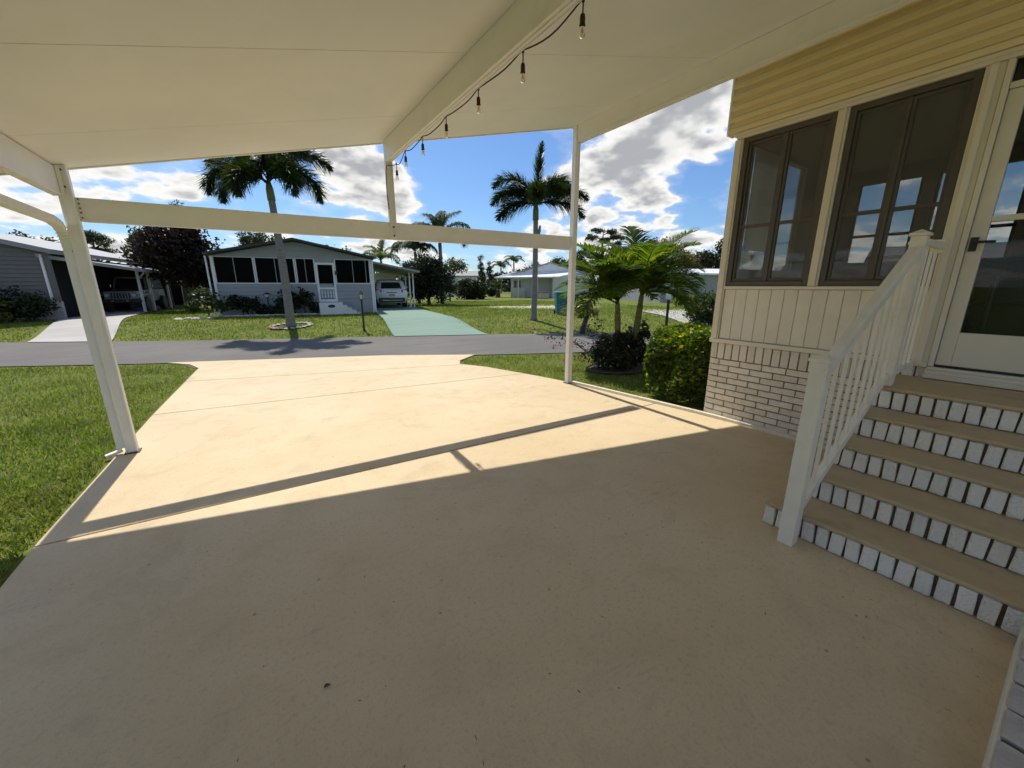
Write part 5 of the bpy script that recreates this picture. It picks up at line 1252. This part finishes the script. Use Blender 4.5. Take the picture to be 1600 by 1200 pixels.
# ---- planting bed below the palms
bed = thing('planting_bed', 'dark mulch bed with thin edging around the feather palms', 'garden bed', (5.95, 5.0, 0), world=True)
ob = [(5.95 + .78 * math.cos(a) * (1 + .06 * math.sin(3 * a)), 5.02 + .52 * math.sin(a)) for a in [2 * math.pi * k / 28 for k in range(28)]]
obj('mulch', MB().prism(ob, -.05, .004), M['mulch'], bed)
eg = MB(); q_ = [(x, y, .035) for x, y in ob] + [(ob[0][0], ob[0][1], .035)]; eg.tube([(a, b, .012) for a, b, c in q_], .013, 6); obj('edging', eg, M['bark'], bed)
tree('bed_shrub', 'dark purple green leafy plants crowded round the feather palm trunks', (5.95, 5.05, .02), .75, [(-.25, .05, .32, .42, .3, .34), (.2, .0, .35, .36, .3, .36), (.45, -.1, .42, .22, .2, .40), (-.05, -.15, .2, .5, .25, .2)], 'purpleleaf', tr=.02, clumps=200, per=22, spread=.045, L=.085, W=.045, seed=121, cat='shrub', limbs=12, fork=.05, shell=.35, crown_name='foliage')
bgv = thing('bougainvillea', 'sprawling bougainvillea with pink bracts behind the right carport post', 'shrub', (5.45, 5.2, 0), world=True)
rr = random.Random(9); rg = np.random.default_rng(9); tw = MB(); lc = []; pc = []
for i, (ex, ey, ez) in enumerate(((4.78, 5.95, .55), (4.85, 5.75, .42), (5.10, 5.45, .5), (5.05, 5.25, .22), (5.55, 5.5, 1.02), (5.45, 5.55, .80), (5.2, 5.3, .3), (5.0, 5.6, .15), (5.75, 5.5, .9), (4.55, 6.2, .72), (5.35, 5.15, .14), (5.6, 5.35, .62))):
    a = Vector((5.62 + rr.uniform(-.1, .1), 5.22 + rr.uniform(-.1, .1), 0)); b = Vector((ex, ey, ez)); m_ = a.lerp(b, .5) + Vector((0, 0, .22)); m2 = a.lerp(b, .8) + Vector((0, 0, .14))
    tw.tube([a, m_, m2, b], [.009, .006, .004, .002], 5)
    for k in range(26):
        t = rr.uniform(.25, 1); p = a.lerp(m_, t * 2) if t < .5 else m_.lerp(b, t * 2 - 1); lc.append((p.x + rr.gauss(0, .04), p.y + rr.gauss(0, .04), p.z + rr.gauss(0, .04)))
    for k in range(11): pc.append((b.x + rr.gauss(0, .045), b.y + rr.gauss(0, .045), b.z + rr.gauss(0, .04)))
obj('stems', tw, M['bark'], bgv)
for nm, cl, mt, L2, W2 in (('leaves', lc, 'purpleleaf', .055, .035), ('pink_bracts', pc, 'pink', .042, .034)):
    C = np.array(cl); d = rand_dirs(len(C), rg); s = np.cross(d, rand_dirs(len(C), rg)); s /= np.linalg.norm(s, axis=1, keepdims=True); stuff(crown(nm, bgv, diamonds(C, d, s, L2, W2), M[mt]))
stub = thing('leaning_stump', 'short black leaning stump with yellowed leaves at the street edge', 'stump', (9.25, 9.6, 0), world=True)
obj('stem', MB().tube([(9.22, 9.58, -.05), (9.26, 9.56, .2), (9.34, 9.52, .5), (9.38, 9.5, .62)], [.10, .085, .075, .05], 9), M['plastic'], stub)
crown('leaves', stub, cloud([(9.3, 9.55, .75, .28, .28, .22)], 16, 14, .06, .16, .06, np.random.default_rng(5)), M['yshrub'])

# ---- garden lamps, mailbox, bin, stones
def lamp_post(name, label, base, H, head=.10):
    t = thing(name, label, 'lamp post', base, world=True, group='garden lamp posts'); x, y, z = base
    obj('pole', MB().lathe([(.055, -.05), (.055, .03), (.035, .06), (.03, H * .8), (.035, H * .82)], base, 10), M['black'], t, smooth=False)
    obj('lantern_glass', MB().lathe([(head * .55, H * .82), (head * .85, H * .94)], base, 8), M['lampglass'], t)
    cg = MB().lathe([(head * .5, H * .80), (head * .62, H * .82), (head * .5, H * .825)], base, 8); cg.lathe([(head * 1.0, H * .942), (head * .95, H * .955), (head * .4, H * 1.0), (head * .12, H * 1.03)], base, 8)
    for k in range(4): a = k * math.pi / 2 + .4; cg.tube([(x + head * .6 * math.cos(a), y + head * .6 * math.sin(a), z + H * .82), (x + head * .9 * math.cos(a), y + head * .9 * math.sin(a), z + H * .945)], .008, 5)
    obj('lantern_cage', cg, M['black'], t)
lamp_post('lamp_post', 'black lantern post on the lawn by the green driveway', (3.2, 13.99, .05), 1.30)
lamp_post('lamp_post', 'black lantern post between shrubs against the white house', (.73, 20.5, .27), .98, .17)
mb_ = thing('mailbox', 'grey green mailbox on a thin black post across the street', 'mailbox', (13.28, 9.2, .06), world=True)
obj('post', MB().box(13.245, 13.315, 9.165, 9.235, 0, 1.05), M['black'], mb_)
bx = MB(); sec = [(.13 * math.cos(a), .13 * math.sin(a) + .12) for a in [math.pi * k / 8 for k in range(9)]] + [(-.13, 0), (.13, 0)]
P0 = [(13.2 + u * .9, 9.0 + u * .45, 1.06 + v_) for u, v_ in sec]; P1 = [(x + .22, y + .42, z) for x, y, z in P0]; nn = len(sec)
bx.add(P0 + P1, [tuple(range(nn)), tuple(range(nn, 2 * nn))[::-1]] + [((i + 1) % nn, i, nn + i, nn + (i + 1) % nn) for i in range(nn)])
obj('box', bx, M['mailgreen'], mb_); obj('flag', MB().box(13.44, 13.46, 9.2, 9.32, 1.2, 1.3), M['redlens'], mb_)
bn = thing('wheeled_bin', 'teal wheeled rubbish bin standing on the sandy lot', 'bin', (11.85, 13.75, .27), R(-30))
secs = [[(-.22, -.24, .06), (.22, -.24, .06), (.22, .24, .06), (-.22, .24, .06)], [(-.27, -.32, .98), (.27, -.32, .98), (.27, .34, .98), (-.27, .34, .98)]]
obj('body', loft(secs), M['teal'], bn, bevel=.03, seg=3)
ld = MB(); ld.box(-.29, .29, -.34, .38, .985, 1.03); obj('lid', ld, M['teallid'], bn, bevel=.03, seg=3)
obj('handle', MB().tube([(-.2, .40, .98), (.2, .40, .98)], .018, 8), M['teal'], bn)
for s in (-1, 1):
    wl = obj('wheel', MB().lathe([(.10, -.025), (.12, -.02), (.12, .02), (.10, .025)], (0, 0, 0), 16), M['rubber'], bn); wl.location = (s * .25, .26, .12); wl.rotation_euler = (0, R(90), 0)
# ring of edging stones at the foot of the palm
rr = random.Random(12)
def stone_mesh(r, seed):
    q = random.Random(seed); mb = MB(); prof = [(.25, -.5), (.85, -.3), (1, .1), (.7, .55), (.2, .7)]
    mb.lathe([(a * r, b * r * .7) for a, b in prof], (0, 0, 0), 8); mb.v = [(x * q.uniform(.85, 1.2), y * q.uniform(.8, 1.15), z * q.uniform(.85, 1.15)) for x, y, z in mb.v]; return mb
rgn = thing('palm_ring', 'ring of brick and stone edging round the leaning palm foot', 'garden edging', (1.16, 15.95, .13), world=True)
rm_ = [mesh_from('edging_stone', stone_mesh(.10, k), M['redstone']) for k in range(3)]; rs_ = [mesh_from('edging_stone', stone_mesh(.09, 10 + k), M['stone']) for k in range(3)]
for k in range(20):
    a = 2 * math.pi * k / 20; x, y = 1.16 + .62 * math.cos(a), 15.95 + .5 * math.sin(a)
    o = link('edging_stone', (rm_ if 8 < k < 14 else rs_)[k % 3], rgn, (x - 1.16, y - 15.95, gz(x, y) + .04 - .13)); o.rotation_euler = (0, 0, rr.uniform(0, 6)); o.scale = (1.25, .75, .6)
obj('mulch', MB().prism([(1.16 + .56 * math.cos(a), 15.95 + .44 * math.sin(a)) for a in [2 * math.pi * k / 20 for k in range(20)]], .05, .16), M['mulch'], rgn)
rk = [mesh_from('garden_rock', stone_mesh(.17, 30 + k), M['stone']) for k in range(4)]
rock_lb = ['largest pale garden rock of the pile at the white house corner', 'pale garden rock left of the largest one in the pile', 'pale garden rock in front of the pile towards the lawn', 'small pale garden rock right of the pile by the shrub', 'flat pale garden rock at the far left of the pile', 'small pale garden rock behind the pile']
for k, (dx, dy, sc) in enumerate(((0, 0, 1.3), (-.32, .08, 1.0), (-.1, -.3, .9), (.38, -.1, .75), (-.6, -.12, 1.0), (.1, .3, .7))):
    o = link('garden_rock', rk[k % 4], None, (-1.75 + dx, 19.9 + dy, .29)); o.scale = (sc, sc * .9, sc * .75); o.rotation_euler = (0, 0, k * 1.3); tag(o, rock_lb[k], 'rock', 'rocks at the white house corner')
bedw = thing('front_border', 'narrow mulch border with stone edging along the white house front', 'garden bed', (.35, 20.7, .27), R(-10.5))
obj('mulch', MB().box(-1.7, 2.6, -.35, .33, -.05, .035), M['mulch'], bedw)
es = [mesh_from('edging_stone', MB().cbox(0, .36, 0, .09, 0, .09, .015, .008, rr), M['stone']) for k in range(3)]
for k in range(12): o = link('edging_stone', es[k % 3], bedw, (-1.75 + k * .37, -.46 + rr.uniform(-.02, .02), -.01)); o.rotation_euler = (0, 0, rr.uniform(-.08, .08))

# ================================================================== GRASS BLADES
def in_drive(x, y):
    lx = np.interp(y, [-7, 3, 6.3, 8.3, 9.55, 10.2, 10.7], [-1.335, -1.31, -1.19, -1.07, -.99, -1.22, -1.6]); rx = np.interp(y, [-7, 2.52, 4.7, 5.27, 5.91, 6.54, 7.05, 7.45, 7.95], [4.6, 4.57, 4.30, 4.16, 3.97, 3.78, 3.46, 3.64, 4.30])
    return (x > lx - .045) & (x < rx + .03)
def blades(n, x0, x1, y0, y1, h, wd, seed, keep, z0=-.035, power=0.0, lean=1.15):
    rg = np.random.default_rng(seed); x = rg.uniform(x0, x1, n); y = rg.uniform(y0, y1, n); k = keep(x, y)
    if power:
        dist = np.hypot(x, y); k &= rg.random(n) < (power / np.maximum(dist, power)) ** 1.3
    # thin, worn and thick patches
    pt = np.sin(x * 1.7 + np.sin(y * 1.3) * 2) * np.sin(y * 1.9 + np.cos(x * 1.1) * 2); k &= rg.random(n) < .70 + .30 * pt
    x, y = x[k], y[k]; n = len(x); z = hz(x, y) + z0
    a = rg.uniform(0, 2 * np.pi, n); H = h * rg.uniform(.45, 1.2, n); ln = rg.uniform(.15, 1, n) * lean * H; W_ = wd * rg.uniform(.7, 1.3, n)
    b = a + rg.uniform(-1, 1, n) + np.pi / 2; B = np.stack([x, y, z], 1); S = np.stack([np.cos(b), np.sin(b), np.zeros(n)], 1) * W_[:, None] * .5
    T = B + np.stack([np.cos(a) * ln, np.sin(a) * ln, H], 1)
    V = np.stack([B - S, B + S, T + S * .35, T - S * .35], 1).reshape(-1, 3); return V, np.arange(4 * n).reshape(-1, 4)
def grass(name, label, *a, **k):
    V, Q = blades(*a, **k); o = link(name, arr_mesh(name, V, Q, M['grass'])); stuff(o, label, 'grass'); return o
nearlawn = lambda x, y: (near_d(x, y) > .12) & ~in_drive(x, y)
grass('grass', 'short green lawn grass left of the drive beside the carport post', 330000, -7.5, -.9, 1.8, 14.5, .050, .010, 1, lambda x, y: nearlawn(x, y) & (x < 1), power=4.5)
inbed = lambda x, y: ((x - 5.95) / .8) ** 2 + ((y - 5.02) / .54) ** 2 < 1
grass('grass', 'green lawn grass right of the drive between the post and the hedge', 120000, 3.4, 11.5, 2.5, 8.6, .05, .010, 2, lambda x, y: nearlawn(x, y) & (x > 3) & ~inbed(x, y) & ~((x > 4.6) & (y < 3.62)), power=5.5)
def gd(x, y): return ((x > np.interp(y, [11, 12.1, 20, 28], [3.5, 3.65, 5.25, 6.6])) & (x < np.interp(y, [10.9, 13.8, 21, 28], [6.6, 6.65, 8.1, 9.45]))) | ((x > np.interp(y, [15, 18.2, 22.3, 34], [-5.7, -5.75, -6.25, -7.45])) & (x < np.interp(y, [15, 17.3, 23.5, 34], [-3.3, -3.7, -4.25, -4.25])))
def sandy_zone(x, y): return np.random.default_rng(8).random(np.shape(x)) > (((x - 15.5) * .84 - (y - 19.5) * .55) / 5.5) ** 2 + (((x - 15.5) * .55 + (y - 19.5) * .84) / 1.5) ** 2
grass('grass', 'bright lawn grass across the street round the houses', 200000, -9, 22, 6, 30, .06, .028, 3, lambda x, y: (far_d(x, y) > .1) & ~gd(x, y) & ~((far_d(x, y) > 7.5) & (x < 5.2) & (x > -1.1)) & ~sandy_zone(x, y))

# ---- fallen leaves and bits on the floor
dl = MB(); dl.add([(-.022, 0, .004), (0, -.012, .012), (.024, .002, .006), (.002, .014, .016), (-.012, .012, .02)], [(0, 1, 3), (1, 2, 3), (0, 3, 4)])
o = link('dead_leaf', mesh_from('dead_leaf', dl, M['debris'])); o.location = (.054, 1.405, .003); o.scale = (.6, .6, .6); tag(o, 'single dark curled dead leaf lying on the shaded floor', 'leaf')
rg = np.random.default_rng(77)
pts = []
for (cx, cy, sx, sy, n) in ((2.2, 1.5, .5, .5, 22), (2.45, .45, .35, .4, 26), (1.2, 1.3, .9, .8, 30), (2.9, 2.0, .8, .7, 16), (.5, 2.5, 1.2, .9, 20), (2.0, 4.6, 1.4, 1.0, 16), (.6, 1.0, .6, .4, 12)):
    pts.append(np.stack([rg.normal(cx, sx, n), rg.normal(cy, sy, n), np.full(n, .0045)], 1))
for (ax, ay, bx_, by_, n) in ((-1.0, 6.25, 2.0, 5.88, 46), (-.8, 8.2, 2.4, 7.31, 30)):
    t_ = rg.random(n) ** 1.4; pts.append(np.stack([ax + (bx_ - ax) * t_ + rg.normal(0, .01, n), ay + (by_ - ay) * t_ + rg.normal(0, .012, n), np.full(n, .0045)], 1))
C = np.vstack(pts); C = C[(C[:, 0] > -1.2) & (C[:, 0] < 4.2) & ~((C[:, 0] > 2.5) & (C[:, 1] < 1.05))]
d = rand_dirs(len(C), rg, .9); s = np.cross(d, np.array([0, 0, 1.0])); s /= np.linalg.norm(s, axis=1, keepdims=True)
V, Q = diamonds(C, d, s, rg.uniform(.008, .026, len(C)), rg.uniform(.002, .007, len(C)))
V[:, 2] = np.maximum(V[:, 2], .002)
lt = link('leaf_litter', arr_mesh('leaf_litter', V, Q, M['debris'])); stuff(lt, 'dry leaf bits scattered on the tan floor', 'leaf litter')
